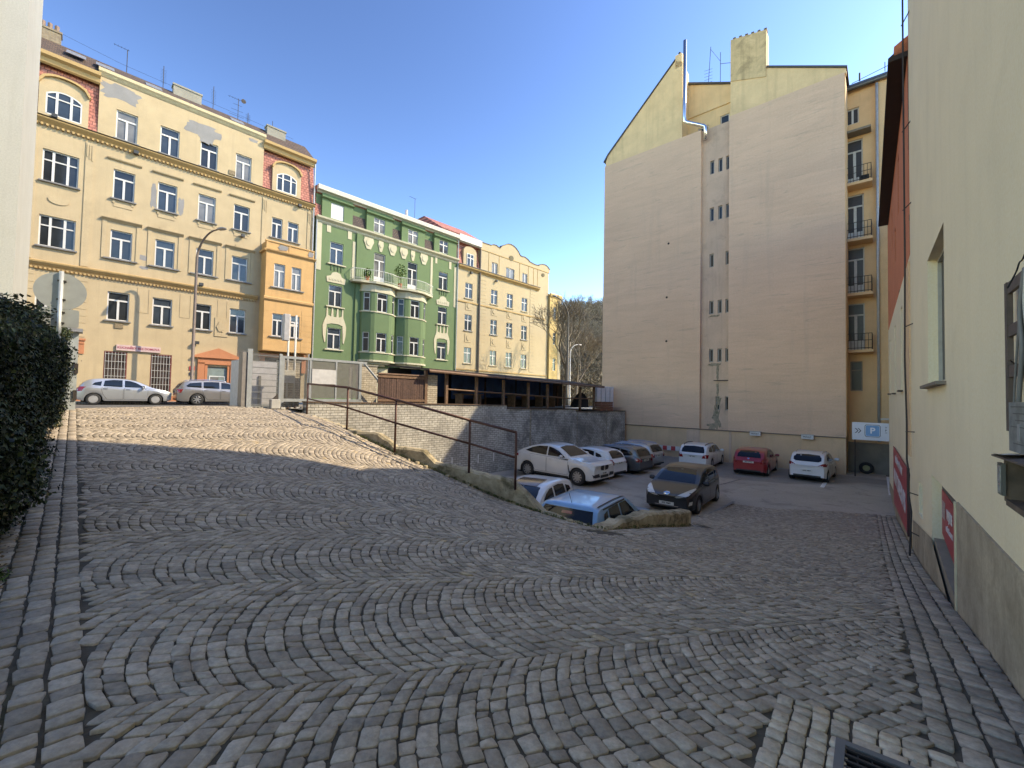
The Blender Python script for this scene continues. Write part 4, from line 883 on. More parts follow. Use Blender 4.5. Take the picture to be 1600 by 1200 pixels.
# ============ balcony side ============
RH = thing("rear_balcony_house", "peach rear facade with four iron balconies and a downpipe beside the blind gable wall", "apartment building", V3(FW0, 0), FW_ROT)
PEA2 = plaster("peach_yellow_render", (.70,.455,.26), .08, .25, .7, .25)
hs = [(-.05,.75,14.95,17.97),(-.05,.78,11.55,14.5),(-.05,.80,8.25,11.18),(-.05,.8,4.85,7.74),(.1,.68,2.4,4.2),(-.05,.58,19.0,20.0)]
mb = MB(); wall_holes(mb, -.06, 1.35, -.7, 21.2, hs, 2.33, .18); mb.box(1.35,2.15,-.7,24,2.6,21.2); mb.quad((0,2.33,-2.6),(0.0,.35,-2.6),(0.0,.35,20.9),(0,2.33,20.9)); mb.box(-.0,2.55,-.7,24,12,21.2)  # wall lengthened out of view to keep sun off the parking floor
mb.build("wall", PEA2, RH)
MB().box(-.05,1.9,-2.6,24,2.6,-.7).build("concrete_base", plaster("rough_concrete", (.22,.19,.155), .25, .7, 1.2, .6), RH)
MB().box(-.02,.02,-.3,.03,2.3,21.0).build("side_return", PEA2, RH)
SHG = simple('shaded_pane', (.045,.04,.037), .35, spec=.3); GWD = simple("grey_white_door", (.48,.47,.44), .5)
for i, h in enumerate(hs):
    if i < 4: put_window(RH, (h[0]+h[1])/2, h[2], h[1]-h[0], h[3]-h[2], 2.42, 'door', pane=SHG, fm=GWD)
    else: put_window(RH, (h[0]+h[1])/2, h[2], h[1]-h[0], h[3]-h[2], 2.42, 'narrow' if i == 4 else 'two', pane=SHG, fm=simple("brown_grey_frame", (.22,.18,.15), .6) if i == 4 else WHITE)
for z_ in (14.93, 11.52, 8.22, 4.82):
    b_ = MB().box(-.1,1.35,z_-.16,1.2,2.33,z_).build("balcony", PEA2, RH); mb = MB()
    for zz in (.1, .55, .95): mb.tube([(0.0,1.4,z_+zz),(1.15,1.4,z_+zz),(1.15,2.3,z_+zz)], .018, 4)
    for k in range(8): mb.tube([(.02+k*.16,1.4,z_),(.02+k*.16,1.4,z_+.95)], .012, 4)
    for k in range(5): mb.tube([(1.15,1.5+k*.18,z_),(1.15,1.5+k*.18,z_+.95)], .012, 4)
    mb.build("railing", RUST, b_)
    if z_ > 14: MB().box(.6,1.5,z_+.02,1.05,1.75,z_+.35).build("crate", BLACK, b_)
MB().box(-.1,1.6,18.15,1.15,2.33,18.28).build("canopy", simple("grey_brown_board", (.20,.17,.13), .8), RH)
MB().tube([(1.42,2.05,-.6),(1.42,2.05,20.9)], .07, 10).build("downpipe", simple("pale_downpipe", (.42,.43,.45), .5, .3), RH, smooth=True)
mb = MB(); mb.tube([(-.1,1.95,21.1),(7,1.95,21.1)], .1, 8); mb.prismx([(1.85,21.15),(1.9,21.3),(8,24),(8,21.15)], -.05, 7).build("roof", simple("slate_blue_gutter", (.12,.14,.16), .4, .4), RH)
MB().tube([(.2,3,22),(7,3,23.2)], .02, 4).tube([(.6,3,22),(.6,3,22.5)],.05,5).tube([(1.8,3,22),(1.8,3,22.6)],.02,4).build("roof_cable", RUST, RH)
MB().tube([(1.5,1.5,.75),(2.4,1.3,.82)], .06, 6).build("pipe_end", WHITE, RH)
# parking sign
t = thing("parking_sign", "long white parking sign board with black chevrons and a blue P beside the balcony house", "sign", V3(FW(0,.5), 0), FW_ROT)
MB().box(.30,-.02,-.36,2.4,.02,.60).build("board", simple("white_sign_board", (.66,.68,.74), .4, var=.03), t)
def rrect(x0, x1, z0, z1, r_, n=5):
    p = []
    for cx, cz, a0 in ((x1-r_, z0+r_, -90),(x1-r_, z1-r_, 0),(x0+r_, z1-r_, 90),(x0+r_, z0+r_, 180)):
        for k in range(n+1): a = R(a0+90*k/n); p.append((cx+r_*math.cos(a), cz+r_*math.sin(a)))
    return p
MB().prism(rrect(.84,1.50,-.18,.49,.1), -.026, -.02).build("badge_outline", simple("navy_ink", (.02,.03,.07), .4), t)
MB().prism(rrect(.865,1.475,-.155,.465,.085), -.030, -.026).build("badge_border", simple("white_sign_ink", (.75,.78,.82), .4, var=.03), t)
MB().prism(rrect(.885,1.455,-.135,.445,.07), -.034, -.030).build("badge", simple("parking_blue", (.12,.33,.60), .4, var=.05), t)
text_mesh("letter", "P", .44, _M["white_sign_ink"], t, (1.17,-.036,.155), bold=True)
mb = MB()
for x_ in (.42,.54): mb.prism([(x_,.0),(x_+.045,.0),(x_+.16,.135),(x_+.045,.27),(x_,.27),(x_+.115,.135)], -.026, -.021)
mb.build("chevrons", BLACK, t)
for txt_, z_, s_ in (("V",.36,.14),("P",.20,.15),("FIR",.08,.07)): text_mesh("lettering", txt_, s_, BLACK, t, (1.68,-.022,z_), align='LEFT')
MB().tube([(.42,.06,-2.4),(.42,.06,.3)], .03, 6).build("post", RUST, t)
t = thing("tyre", "old car tyre leaning on the concrete wall under the parking sign", "tyre", V3(FW(.85,-1.55), -2.12), FW_ROT)
def torus(mb, R_, r_, n=28, m=10, sy=1.0, mi=0):
    vs = []; 
    for i in range(n):
        a = 2*math.pi*i/n
        for j in range(m):
            b = 2*math.pi*j/m; rr = R_+r_*math.cos(b); vs.append((rr*math.cos(a), r_*math.sin(b)*sy, rr*math.sin(a)))
    return mb.add(vs, [(i*m+j, i*m+(j+1)%m, ((i+1)%n)*m+(j+1)%m, ((i+1)%n)*m+j) for i in range(n) for j in range(m)], mi)
RUB = simple("tyre_rubber", (.018,.018,.018), .75, bmp=.1)
torus(MB(), .25, .09, sy=1.1).build("tread", RUB, t, smooth=True); MB().prism([(.18*math.cos(a), .18*math.sin(a)) for a in np.linspace(0,2*math.pi,17)[:-1]], -.03, .03).build("wheel_disc", simple("dirty_yellow_disc", (.30,.27,.14), .8), t)
# red and white barrier
t = thing("barrier_board", "red and white striped barrier board low on the peach wall behind the grey estate cars", "barrier", V3(FW(-10.0,.35), -1.82), FW_ROT)
MB().box(-1.15,-.02,-.16,1.15,.02,.16).build("board", simple("barrier_white", (.60,.58,.55), .5), t)
for x_ in (-1.12,-.45,.15,.80): MB().box(x_,-.026,-.15,x_+.30,-.021,.15).build("red_stripe", simple("barrier_red", (.50,.05,.05), .5), t)
for x_ in (-.9,.9): MB().box(x_-.04,.0,-.62,x_+.04,.06,-.16).build("leg", RUST, t)
# ============ near right-hand house ============
CR = plaster("cream_render", (.82,.69,.475), .05, .25, .8, .14, dirt=(.34,.28,.18)); CR2 = plaster("pale_cream_render", (.80,.68,.48), .05, .2, .5, .15, dirt=(.2,.17,.11))
SPL = plaster("rough_grey_plinth", (.42,.345,.25), .3, .75, 2.6, .45, dirt=(.10,.08,.05), thr=(.46,.64))
NH = thing("cream_house", "near cream house wall on the right with one deep window and a grey plinth", "apartment building", V3(RW(0),0), RW_ROT)
# local x runs towards the camera: x = -s
mb = MB(); hh = [(-9.9,-7.9,1.94,4.03),(-9.6,-7.07,-1.75,.50),(-11.85,-11.1,-.55,.10)]
wall_holes(mb, -13.6, 6, -2.6, 9.0, hh, 0, .13)
wall_holes(mb, -13.6, 6, 9.0, 17.4, [], 0, .2); mb.quad((-13.6,3,-2.6),(-13.6,0,-2.6),(-13.6,0,17.4),(-13.6,3,17.4))
mb.quad((6,0,-2.6),(6,9,-2.6),(6,9,17.4),(6,0,17.4)); mb.quad((-13.6,0,17.4),(6,0,17.4),(6,9,17.4),(-13.6,9,17.4))
mb.quad((-9.95,.5,-2.6),(-6.9,.5,-2.6),(-6.9,.5,.6),(-9.95,.5,.6))
for xa in (-9.6,-7.07): mb.quad((xa,.13,-2.0),(xa,.5,-2.0),(xa,.5,.5),(xa,.13,.5))
mb.quad((-9.6,.13,.5),(-7.07,.13,.5),(-7.07,.5,.5),(-9.6,.5,.5))
mb.build("wall", CR, NH)
MB().box(-9.95,.22,1.9,-7.8,.3,4.1).build("backing", BLACK, NH)
o = make_window(2.0, 2.09, 'two', simple("grey_tan_frame", (.40,.37,.31), .5), SHG, .07); o.parent = NH; o.location = (-8.9, .12, 1.94)
MB().box(-10.0,-.10,1.88,-7.8,.12,1.925).build("sill", simple("brown_sill", (.17,.14,.11), .7), NH)
mb = MB(); mb.prismx([(0,-.0),(0,0)], 0, 0) if False else None
mb.add([(-6.95,-.02,-2.6),(6,-.02,-2.6),(6,-.02,.55),(-6.95,-.02,.52),(-6.95,.02,-2.6),(6,.02,-2.6),(6,.02,.55),(-6.95,.02,.52)], [(0,1,2,3),(7,6,5,4),(3,2,6,7),(4,0,3,7)]).build("plinth", SPL, NH)
MB().box(-7.09,-.025,-2.0,-6.955,.03,.50).build("corner_bead", simple("pale_yellow_bead", (.60,.55,.36), .7), NH)
MB().add([(-9.6,-.012,-2.2),(-13.3,-.012,-2.2),(-13.3,-.012,-.98),(-9.62,-.012,-.52),(-7.1,-.012,-2.2),(-7.1,-.012,-1.0)], [(0,1,2,3),(4,0,3,5)]).build("sloping_plinth", SPL, NH)
MB().add([(-9.58,.02,-.50),(-7.1,.02,-.78),(-7.1,.49,-.78),(-9.58,.49,-.50),(-9.58,.02,-2.4),(-7.1,.02,-2.4)], [(0,1,2,3),(4,5,1,0)]).build("recess_ledge", simple("dark_ledge", (.27,.22,.165), .9), NH)
RB = simple("banner_red", (.42,.045,.055), .45, var=.12, scale=1.5)
t = thing("banner", "red banner with white lettering hung inside the low recess of the cream wall", "banner", V3(RW(0),0), RW_ROT)
MB().add([(-9.45,.10,-.38),(-7.2,.10,-.66),(-7.2,.10,.22),(-9.45,.10,.30),(-9.45,.115,-.38),(-7.2,.115,-.66),(-7.2,.115,.22),(-9.45,.115,.30)], [(0,1,2,3),(7,6,5,4),(0,3,7,4),(1,5,6,2),(3,2,6,7)]).build("cloth", RB, t)
MB().add([(-9.45,.105,.31),(-7.2,.105,.23),(-7.2,.105,.48),(-9.45,.105,.47)], [(0,1,2,3)]).build("top_strip", simple("banner_dark_strip", (.10,.085,.075), .6), t)
MB().add([(-8.15,.094,-.5),(-7.6,.094,-.56),(-7.6,.094,.12),(-8.05,.094,.14)], [(0,1,2,3)]).build("picture_panel", simple("banner_grey_print", (.28,.25,.23), .5, var=.6, scale=3), t)
BW_ = simple("banner_white_ink", (.62,.56,.54), .5)
mb = MB()
for k in range(3): mb.add([(-9.36+k*.12,.093,-.1),(-9.31+k*.12,.093,-.12),(-9.26+k*.12,.093,.16),(-9.31+k*.12,.093,.16)], [(0,1,2,3)])
mb.build("slashes", BW_, t)
text_mesh("lettering", "MYJEME", .20, BW_, t, (-8.62,.094,.02), (R(90),0,0), sx=.75, bold=True); text_mesh("lettering", "RUČNĚ AUTA", .10, BW_, t, (-8.65,.094,-.2), (R(90),0,0))
# cable and iron rod on the wall corner
mb = MB(); pts = [(-13.4,-.10,17),(-13.42,-.10,9),(-13.35,-.10,5),(-13.3,-.12,2.6),(-13.2,-.1,1.2),(-12.9,-.12,.4),(-12.6,-.1,.1),(-12.55,-.12,-.25),(-12.1,-.10,-.6),(-11.9,-.14,-1.45)]
cb_ = MB().tube(pts, .017, 6).build("lightning_rod_cable", RUST); tag(cb_, "thin rusty lightning cable running down the corner of the cream house", "cable"); cb_.location = V3(RW(0),0); cb_.rotation_euler.z = RW_ROT
for x_, z_ in ((-13.4,10.7),(-13.4,8.1),(-13.37,6.2),(-13.2,3.4),(-13.0,1.0),(-12.3,-.25),(-11.95,-1.0)): MB().tube([(x_-.12,-.12,z_),(x_+.3,.01,z_+.02)], .012, 5).build("bracket", RUST, cb_)
# ============ second right-hand house: cream below, red above ============
RED = plaster("brick_red_render", (.60,.20,.11), .08, .2, .6, .3)
SH = thing("red_and_cream_house", "house on the right painted brick red above and cream below with a dark overhanging eave", "apartment building", V3(RW(0),0), RW_ROT)
mb = MB(); sl = [(-17.35,-16.6,2.04,4.5),(-21.3,-20.5,2.04,4.5),(-25.5,-24.8,2.1,4.45)]
wall_holes(mb, -27.2, -13.6, -2.6, 5.15, sl, 0, .35); mb.quad((-27.2,8,-2.6),(-27.2,0,-2.6),(-27.2,0,5.15),(-27.2,8,5.15)); mb.build("lower_wall", CR2, SH)
for h in sl: 
    put_window(SH, (h[0]+h[1])/2, h[2], h[1]-h[0], h[3]-h[2], .30, 'narrow', pane=0, fm=_M["grey_window_frame"]); MB().box(h[0]-.05,-.10,h[2]-.05,h[1]+.05,.2,h[2]-.008).build("sill", simple("dark_brown_sill", (.06,.045,.035), .7), SH)
mb = MB(); s2 = [(-18.1,-17.5,7.6,9.4),(-20.3,-19.6,6.6,7.8),(-22.6,-22.0,7.6,9.2),(-25.2,-24.6,5.6,6.6)]
wall_holes(mb, -26.9, -13.6, 5.155, 10.4, s2, -.01, .3); mb.quad((-26.9,8,5.15),(-26.9,-.01,5.15),(-26.9,-.01,10.4),(-26.9,8,10.4)); mb.build("upper_wall", RED, SH); MB().box(-34.5,1.6,-2.6,-27.25,9,12.5).build("unseen_sun_blocker", CR2, SH)  # unseen block added to stop sun reaching the lot through the gap
for h in s2: MB().box(h[0]-.02,.27,h[2]-.02,h[1]+.02,.3,h[3]+.02).build("window", BLACK, SH)
mb = MB(); mb.prismx([(-.36,9.98),(-.36,10.08),(4,13.2),(8,13),(8,10.2),(0,9.98)], -26.2, -13.62); mb.build("eave_roof", simple("near_black_eave", (.03,.02,.017), .8), SH)
MB().prismx([(-.25,10.1),(-.25,10.32),(2.4,12.0),(2.4,10.2)], -16.6, -13.62).build("red_dormer", RED, SH)
MB().box(-15.0,-.03,.40,-13.62,.02,5.0).build("peach_strip", PEACH, SH)
MB().add([(-27,-.012,-2.6),(-13.62,-.012,-2.6),(-13.62,-.012,-1.38),(-27,-.012,-2.0)], [(0,1,2,3)]).build("plinth", SPL, SH)
t = thing("banner", "large red banner with tall white letters on the cream wall beside the parking bays", "banner", V3(RW(0),0), RW_ROT)
MB().add([(-21.6,-.05,-2.05),(-14.4,-.05,-1.55),(-14.4,-.05,.03),(-21.6,-.05,.05),(-21.6,-.03,-2.05),(-14.4,-.03,-1.55),(-14.4,-.03,.03),(-21.6,-.03,.05)], [(0,1,2,3),(1,5,6,2),(3,2,6,7),(0,3,7,4)]).build("cloth", RB, t)
MB().box(-14.4,-.05,-1.6,-14.25,.0,.05).build("edge_strip", simple("dark_banner_edge", (.05,.012,.014), .6), t)
text_mesh("lettering", "AUTOSERVIS", .70, BW_, t, (-17.9,-.056,-.95), (R(90),0,0), sx=1.55, bold=True); text_mesh("lettering", "RUČNÍ MYTÍ AUT", .34, BW_, t, (-18.0,-.056,-.28), (R(90),0,0), sx=1.5)
# ============ wooden rack with cables, board and meter box on the cream wall ============
DW = simple("dark_stained_wood", (.10,.07,.055), .7, var=.3, bmp=.3)
t = thing("wooden_rack", "dark wooden ladder-like rack carrying cables on the cream wall at the right edge", "rack", V3(RW(0),0), RW_ROT)
for x_ in (-4.34,-3.90): MB().box(x_-.03,-.06,1.44,x_+.03,-.03,2.44).build("upright", DW, t)
for z_ in (1.47,1.80,2.07,2.36): MB().box(-4.31,-.055,z_,-3.93,-.035,z_+.075).build("rung", DW, t)
CB = simple("grey_cable", (.16,.155,.145), .6); CBW = simple("pale_cable", (.48,.45,.38), .6)
def cable(lab, pts, r_, mt):
    P = [Vector(p) for p in pts]; out = []
    for i in range(len(P)-1):
        p0, p1, p2, p3 = P[max(i-1,0)], P[i], P[i+1], P[min(i+2,len(P)-1)]
        for k in range(6):
            u = k/6; out.append(.5*((2*p1)+(p2-p0)*u+(2*p0-5*p1+4*p2-p3)*u*u+(3*p1-p0-3*p2+p3)*u**3))
    out.append(P[-1]); o = MB().tube(out, r_, 6).build("cable", mt, smooth=True); o.location = V3(RW(0),0); o.rotation_euler.z = RW_ROT; tag(o, lab, "cable", "cables on the wooden rack")
cable("thick grey cable bundle hanging down the middle of the wooden rack", [(-3.86,-.06,2.43),(-3.93,-.07,2.2),(-3.90,-.07,1.95),(-3.98,-.07,1.68),(-4.02,-.07,1.47),(-3.94,-.07,1.34)], .012, CB)
cable("pale cable hanging down the right side of the wooden rack", [(-3.84,-.06,2.45),(-3.84,-.07,2.22),(-3.79,-.07,2.0),(-3.82,-.07,1.85),(-3.70,-.07,1.6),(-3.6,-.06,1.47)], .007, CBW)
cable("thin brown cable looping out left of the wooden rack over the wall", [(-4.08,-.09,1.90),(-4.3,-.03,1.88),(-4.38,-.02,1.80),(-4.50,-.02,1.72),(-4.44,-.02,1.60),(-4.15,-.06,1.53),(-4.0,-.06,1.56)], .005, DW)
cable("second grey cable running left of the bundle down to the meter box", [(-3.90,-.06,2.40),(-3.96,-.07,2.1),(-4.06,-.07,1.8),(-4.10,-.07,1.6),(-4.06,-.07,1.45),(-3.96,-.07,1.36)], .006, CB)
cable("curled cable drooping from the top corner of the wooden rack", [(-4.10,-.09,2.36),(-4.06,-.06,2.45),(-3.98,-.06,2.49),(-3.85,-.07,2.48),(-3.68,-.07,2.53),(-3.5,-.06,2.45)], .0045, BLACK)
t = thing("notice_board", "weathered grey notice board fixed below the wooden rack", "board", V3(RW(0),0), RW_ROT)
MB().box(-4.06,-.10,1.33,-3.3,-.088,1.63).build("board", simple("weathered_grey_board", (.17,.175,.165), .7, var=.35, scale=9, bmp=.3), t)
mb = MB()
for k, z_ in enumerate((1.60,1.56,1.52,1.48,1.38)): mb.box(-4.0+.05*(k%3),-.1025,z_,-3.5-.1*(k%2),-.1005,z_+.005)
mb.build("faded_lines", simple("faded_dark_ink", (.09,.09,.085), .8), t); MB().box(-3.85,-.1035,1.40,-3.80,-.1005,1.50).build("faded_lettering", simple("faded_pale_ink", (.27,.27,.26), .8), t)
t = thing("meter_box", "open dark electrical meter box with a small glazed display on the cream wall", "meter box", V3(RW(0),0), RW_ROT)
mb = MB(); mb.box(-4.02,-.13,1.02,-3.98,0,1.30).box(-3.98,-.13,1.0,-3.2,0,1.035).box(-3.98,-.02,1.035,-3.2,0,1.29).box(-3.24,-.13,1.02,-3.2,0,1.30); mb.build("case", simple("rusty_black_steel", (.12,.085,.06), .7, .2, var=.4, bmp=.3), t)
MB().add([(-4.10,-.17,1.285),(-3.2,-.17,1.30),(-3.2,0,1.32),(-4.06,0,1.31),(-4.10,-.17,1.295),(-3.2,-.17,1.31),(-3.2,0,1.33),(-4.06,0,1.32)], [(3,2,1,0),(4,5,6,7),(0,1,5,4),(0,4,7,3)]).build("lid", DW, t)
MB().add([(-4.02,-.19,1.315),(-3.7,-.19,1.325),(-3.8,-.03,1.33),(-4.62,-.01,1.27),(-4.66,-.06,1.255)], [(0,1,2,3,4)]).build("loose_sheet", simple("milky_plastic_sheet", (.52,.53,.54), .3), t)
f = MB().box(-4.09,-.145,1.06,-4.02,-.03,1.24).box(-4.07,-.15,1.055,-3.96,-.132,1.25).build("meter", simple("dark_meter_case", (.08,.08,.07), .5), t)
MB().box(-4.055,-.153,1.07,-3.975,-.1505,1.235).box(-4.094,-.135,1.07,-4.0905,-.045,1.23).build("glass", simple("meter_glass", (.30,.30,.26), .15, var=.5, scale=20), f)
mb = MB()
for k in range(4): mb.tube([(-3.8+k*.12,-.07,1.04),(-3.75+k*.11,-.08,1.15),(-3.85+k*.12,-.06,1.28)], .006, 5)
mb.build("wiring", CB, t)
t = thing("iron_peg", "small dark wall hatch low on the cream wall beside the banner recess", "hatch", V3(RW(0),0), RW_ROT)
MB().box(-11.82,.10,-.53,-11.13,.12,.08).build("hatch", BLACK, t); t.name = "wall_hatch"
# ============ white house at the left edge ============
LHo = V3(AD(-1.19,17.3), 0)
LH = thing("white_house", "off-white house corner rising behind the ivy at the left edge", "house", LHo, ST_ROT)
WP = plaster("off_white_render", (.42,.415,.365), .06, .25, .6, .35, dirt=(.3,.27,.2)); WP2 = plaster("grey_cream_render", (.56,.51,.41), .06, .3, .5, .35, dirt=(.25,.22,.17))
MB().box(-9,0,.5,0,4.6,24).build("body", WP, LH); MB().box(-9,-.06,.5,-.55,.0,24).build("front_render", WP2, LH)
MB().tube([(-.62,-.09,.5),(-.60,-.09,10),(-.66,-.09,24)], .012, 4).build("crack_cable", RUST, LH)
# hedge
def hedge():
    t = thing("ivy_hedge", "dense dark ivy growing over a wall at the left edge of the driveway", "hedge", (0,0,0))
    def surf(r_, n):
        D = 5.15+r_.random(n)*12.5; endf = r_.random(n) < .07; D = np.where(endf, 5.12, D); u = r_.random(n)
        ztop = 2.22+.105*(D-5.2)+.10*np.sin(D*1.9)+.07*np.sin(D*4.3+1)
        face = -.62+.045*(D-3)*(D < 9)+.27*(D >= 9)-.0*(D); bulge = .13*np.sin(D*2.3)+.10*np.sin(D*5.1+u*9)+.12*np.sin(u*7+D)
        zb = ZR(*(E1[:,None]*-.4+E2[:,None]*D))
        z = zb+.02+u*(ztop+.35*0-zb); a = face+bulge*.8-.28*np.maximum(0, (u-.8)/.2)**2-.10*(u<.12)
        top = r_.random(n) < .17; a = np.where(top, face-r_.random(n)*1.2, a); z = np.where(top, ztop+bulge*.5, z)
        a = np.where(endf, face-r_.random(n)*1.1, a)
        far_ = r_.random(n) < .05; D = np.where(far_, 17.6+bulge, D)
        a = a+r_.normal(0,.05,n); p = E1[None]*a[:,None]+E2[None]*D[:,None]
        d = np.tile(np.r_[E1, .25], (n,1)); d[top] = (0,0,1); d[endf] = (*-E2, .2)
        return np.c_[p, z], d
    IV = leafmat("ivy_leaves", [(0,(.010,.015,.007)),(.5,(.026,.040,.013)),(.85,(.055,.08,.025)),(.96,(.10,.12,.04)),(1,(.20,.15,.07))], .6)
    leaves("foliage", 78000, surf, IV, .046, t, 5)
    core = MB(); zs = 16
    pts = [(AD(-.75,3.3),0)]; 
    core.add([(*AD(a, D), z) for a, D, z in ((-.75,5.4,-.3),(-.62,9,-.2),(-.50,17.5,.3),(-2.2,17.5,.3),(-2.2,5.4,-.3),(-.80,5.45,2.05),(-.70,9,2.4),(-.6,17.4,3.1),(-2.2,17.4,3.1),(-2.2,5.45,2.0))], [(0,1,6,5),(1,2,7,6),(2,3,8,7),(3,4,9,8),(4,0,5,9),(5,6,7,8,9)]).build("stems", simple("dark_ivy_stems", (.012,.013,.008), 1), t)
hedge()
# ============ brick wall between yard and parking pit ============
def m_sandlime(name, dirtamt):
    return tiles(name, (.41,.39,.34), (.49,.47,.42), (.15,.14,.12), .30, .105, .011, 'xz', rough=.85, bstr=.6, dirt=(.10,.095,.085), dscale=.9, drange=(.42,.62), damt=dirtamt, noise_amt=.35)
WB1 = m_sandlime("sandlime_brick", .45); WB2 = m_sandlime("sooty_sandlime_brick", .74)
COP = simple("brown_coping", (.12,.075,.05), .8)
t = thing("brick_wall", "long whitish brick retaining wall behind the parking lot, sooty towards its far end", "wall", V3(BW0,0), BW_ROT)
secs = [(0,10.65,1.16,WB1,1.28),(10.65,17.2,.90,WB2,.98),(17.2,23.6,.72,WB2,.74)]
for xa, xb, zt, mm, zl in secs:
    if xa == 0: o = MB().prism([(xa,-2.55),(xb,-2.55),(xb,zt-.03),(xa,zl-.03)], 0, .38).build("wall_section", mm, t); MB().prism([(xa-.02,zl-.028),(xb+.01,zt-.028),(xb+.01,zt+.01),(xa-.02,zl+.01)], -.05, .43).build("coping", COP, t)
    else: MB().prism([(xa+.002,-2.55),(xb,-2.55),(xb,zt-.03),(xa+.002,zl-.03)], .012, .38).build("wall_section", mm, t); MB().prism([(xa,zl-.028),(xb+.01,zt-.028),(xb+.01,zt+.01),(xa,zl+.01)], -.04, .43).build("coping", COP, t)
MB().box(-.02,.0,-.5,.22,.6,1.22).build("end_quoin", m_sandlime("yellowish_quoin_brick", .3), t) if False else None
for x_ in (12.6, 17.3, 20.9): MB().box(x_,-.004,-2.5,x_+(.10 if x_ < 15 else .04),.03,.88).build("damp_streak", AL, t)
for x_, z_ in ((6.2,-1.6),(6.9,-1.6),(8.6,-1.6),(9.7,-1.6),(17.0,-1.5)): MB().box(x_,-.004,z_-.25,x_+.05,.012,z_+.2).build("paint_mark", WL, t)
# railing
BR = simple("rusty_brown_paint", (.085,.032,.022), .5, .2, var=.3)
t = thing("handrail", "rusty brown pipe handrail with sloping rails on the kerb between ramp and parking lot", "railing", (0,0,0))
posts = [((-7.6,15.85),.80,1.95),((-4.6,11.95),.60,1.78),((-2.95,10.88),.25,1.47),((-1.0,10.35),-.15,1.02),((.12,9.75),-.40,.80)]
for p, zb, zt in posts: MB().tube([(*p,zb-.1),(*p,zt)], .028, 8).build("post", BR, t, smooth=True)
for nm, f_ in (("top_rail", 0), ("middle_rail", 1)):
    for (p, zb, zt), (q, yb, yt) in zip(posts[:-1], posts[1:]):
        k = .48 if f_ else 0; MB().tube([(*p, zt-(zt-zb)*k),(*q, yt-(yt-yb)*k)], .027 if f_ else .033, 8).build(nm, BR, t, smooth=True)
# sliding gate
GF_ = V3(AD(0,18.5),0); GG = simple("pale_grey_gate_paint", (.31,.33,.33), .45, .2); WM = simple("gate_wire", (.20,.21,.21), .5, .4)
t = thing("sliding_gate", "pale grey sliding gate frame with slatted infill, a white board and a diagonal brace", "gate", GF_, ST_ROT)
mb = MB(); mb.box(5.82,-.04,1.24,9.2,.04,1.36).box(5.82,-.04,2.98,9.42,.04,3.08).box(5.80,-.045,1.2,5.9,.045,3.08).box(9.05,-.04,1.3,9.17,.04,3.0)
mb.box(6.88,-.035,1.36,6.95,.035,2.98).box(7.97,-.035,1.36,8.04,.035,2.98); mb.build("frame", GG, t)
mb = MB()
for k in range(34): mb.box(6.95,-.012,1.40+k*.047,9.05,.012,1.439+k*.047)
for k in range(30): mb.box(5.9,-.012,1.40+k*.053,6.88,-.0,1.408+k*.053).box(5.92+k*.032,-.006,1.36,5.926+k*.032,.006,2.98)
mb.build("slats", simple("dark_grey_slats", (.13,.12,.11), .6), t)
MB().box(6.97,-.06,2.0,7.98,-.03,2.62).build("board", simple("corrugated_white", (.50,.49,.47), .5), t)
MB().tube([(9.3,0,3.0),(10.9,0,1.35)], .05, 6).build("brace", GG, t)
t = thing("gate_post_panel", "tall mesh gate panel on grey posts beside the silver estate car", "gate", V3(AD(0,18.2),0), ST_ROT)
MB().box(4.52,-.06,.9,4.68,.06,3.22).build("post", GG, t); MB().box(4.36,-.02,1.0,4.5,.5,3.1).build("post", simple("brown_grey_steel", (.20,.18,.16), .6), t); MB().box(5.62,-.05,.9,5.72,.05,3.12).build("post", GG, t)
mb = MB()
for k in range(9): mb.box(4.68,-.02,1.12+k*.235,5.62,.02,1.145+k*.235)
for k in range(26): mb.box(4.70+k*.036,-.005,1.1,4.706+k*.036,.005,3.08)
for k in range(40): mb.box(4.68,-.008,1.12+k*.05,5.62,-.003,1.126+k*.05)
mb.box(4.68,-.03,1.02,5.62,.03,1.1).build("mesh", WM, t)
t = thing("control_cabinet", "small weathered concrete gate stop block at the foot of the mesh gate", "block", V3(AD(5.38,17.8), .98), ST_ROT)
bevel(MB().box(-.16,-.14,0,.16,.14,.36).build("block", plaster("pale_concrete", (.42,.41,.37), .2, .4, 3), t), .02); MB().add([(-.1,-.02,.36),(.12,-.02,.36),(.12,.02,.36),(-.1,.02,.36),(.1,0,.58)], [(0,1,2,3),(0,1,4),(2,3,4),(1,2,4),(3,0,4)]).build("lug", RUST, t); t.name = "concrete_block"
t = thing("rubble_heap", "low strip of rubble and loose stones under the gate", "rubble", V3(AD(5.2,17.9), .98), ST_ROT)
for k in range(26):
    x_ = -.9+k*.10+random.uniform(-.05,.05); s_ = random.uniform(.03,.09); bm_ = MB(); pts = [(x_+s_*1.5*random.uniform(-1,1)*.5+s_*math.cos(a), .1*math.sin(k)+s_*math.sin(a)) for a in np.linspace(0,2*math.pi,7)[:-1]]
    bm_.prismz([(x_+s_*math.cos(a)*1.3, .1*math.sin(k*1.7)+s_*math.sin(a)) for a in np.linspace(0,2*math.pi,7)[:-1]], -.02, s_*.8).build("stone", (STACK, COP, _M["pale_concrete"])[k%3], t)
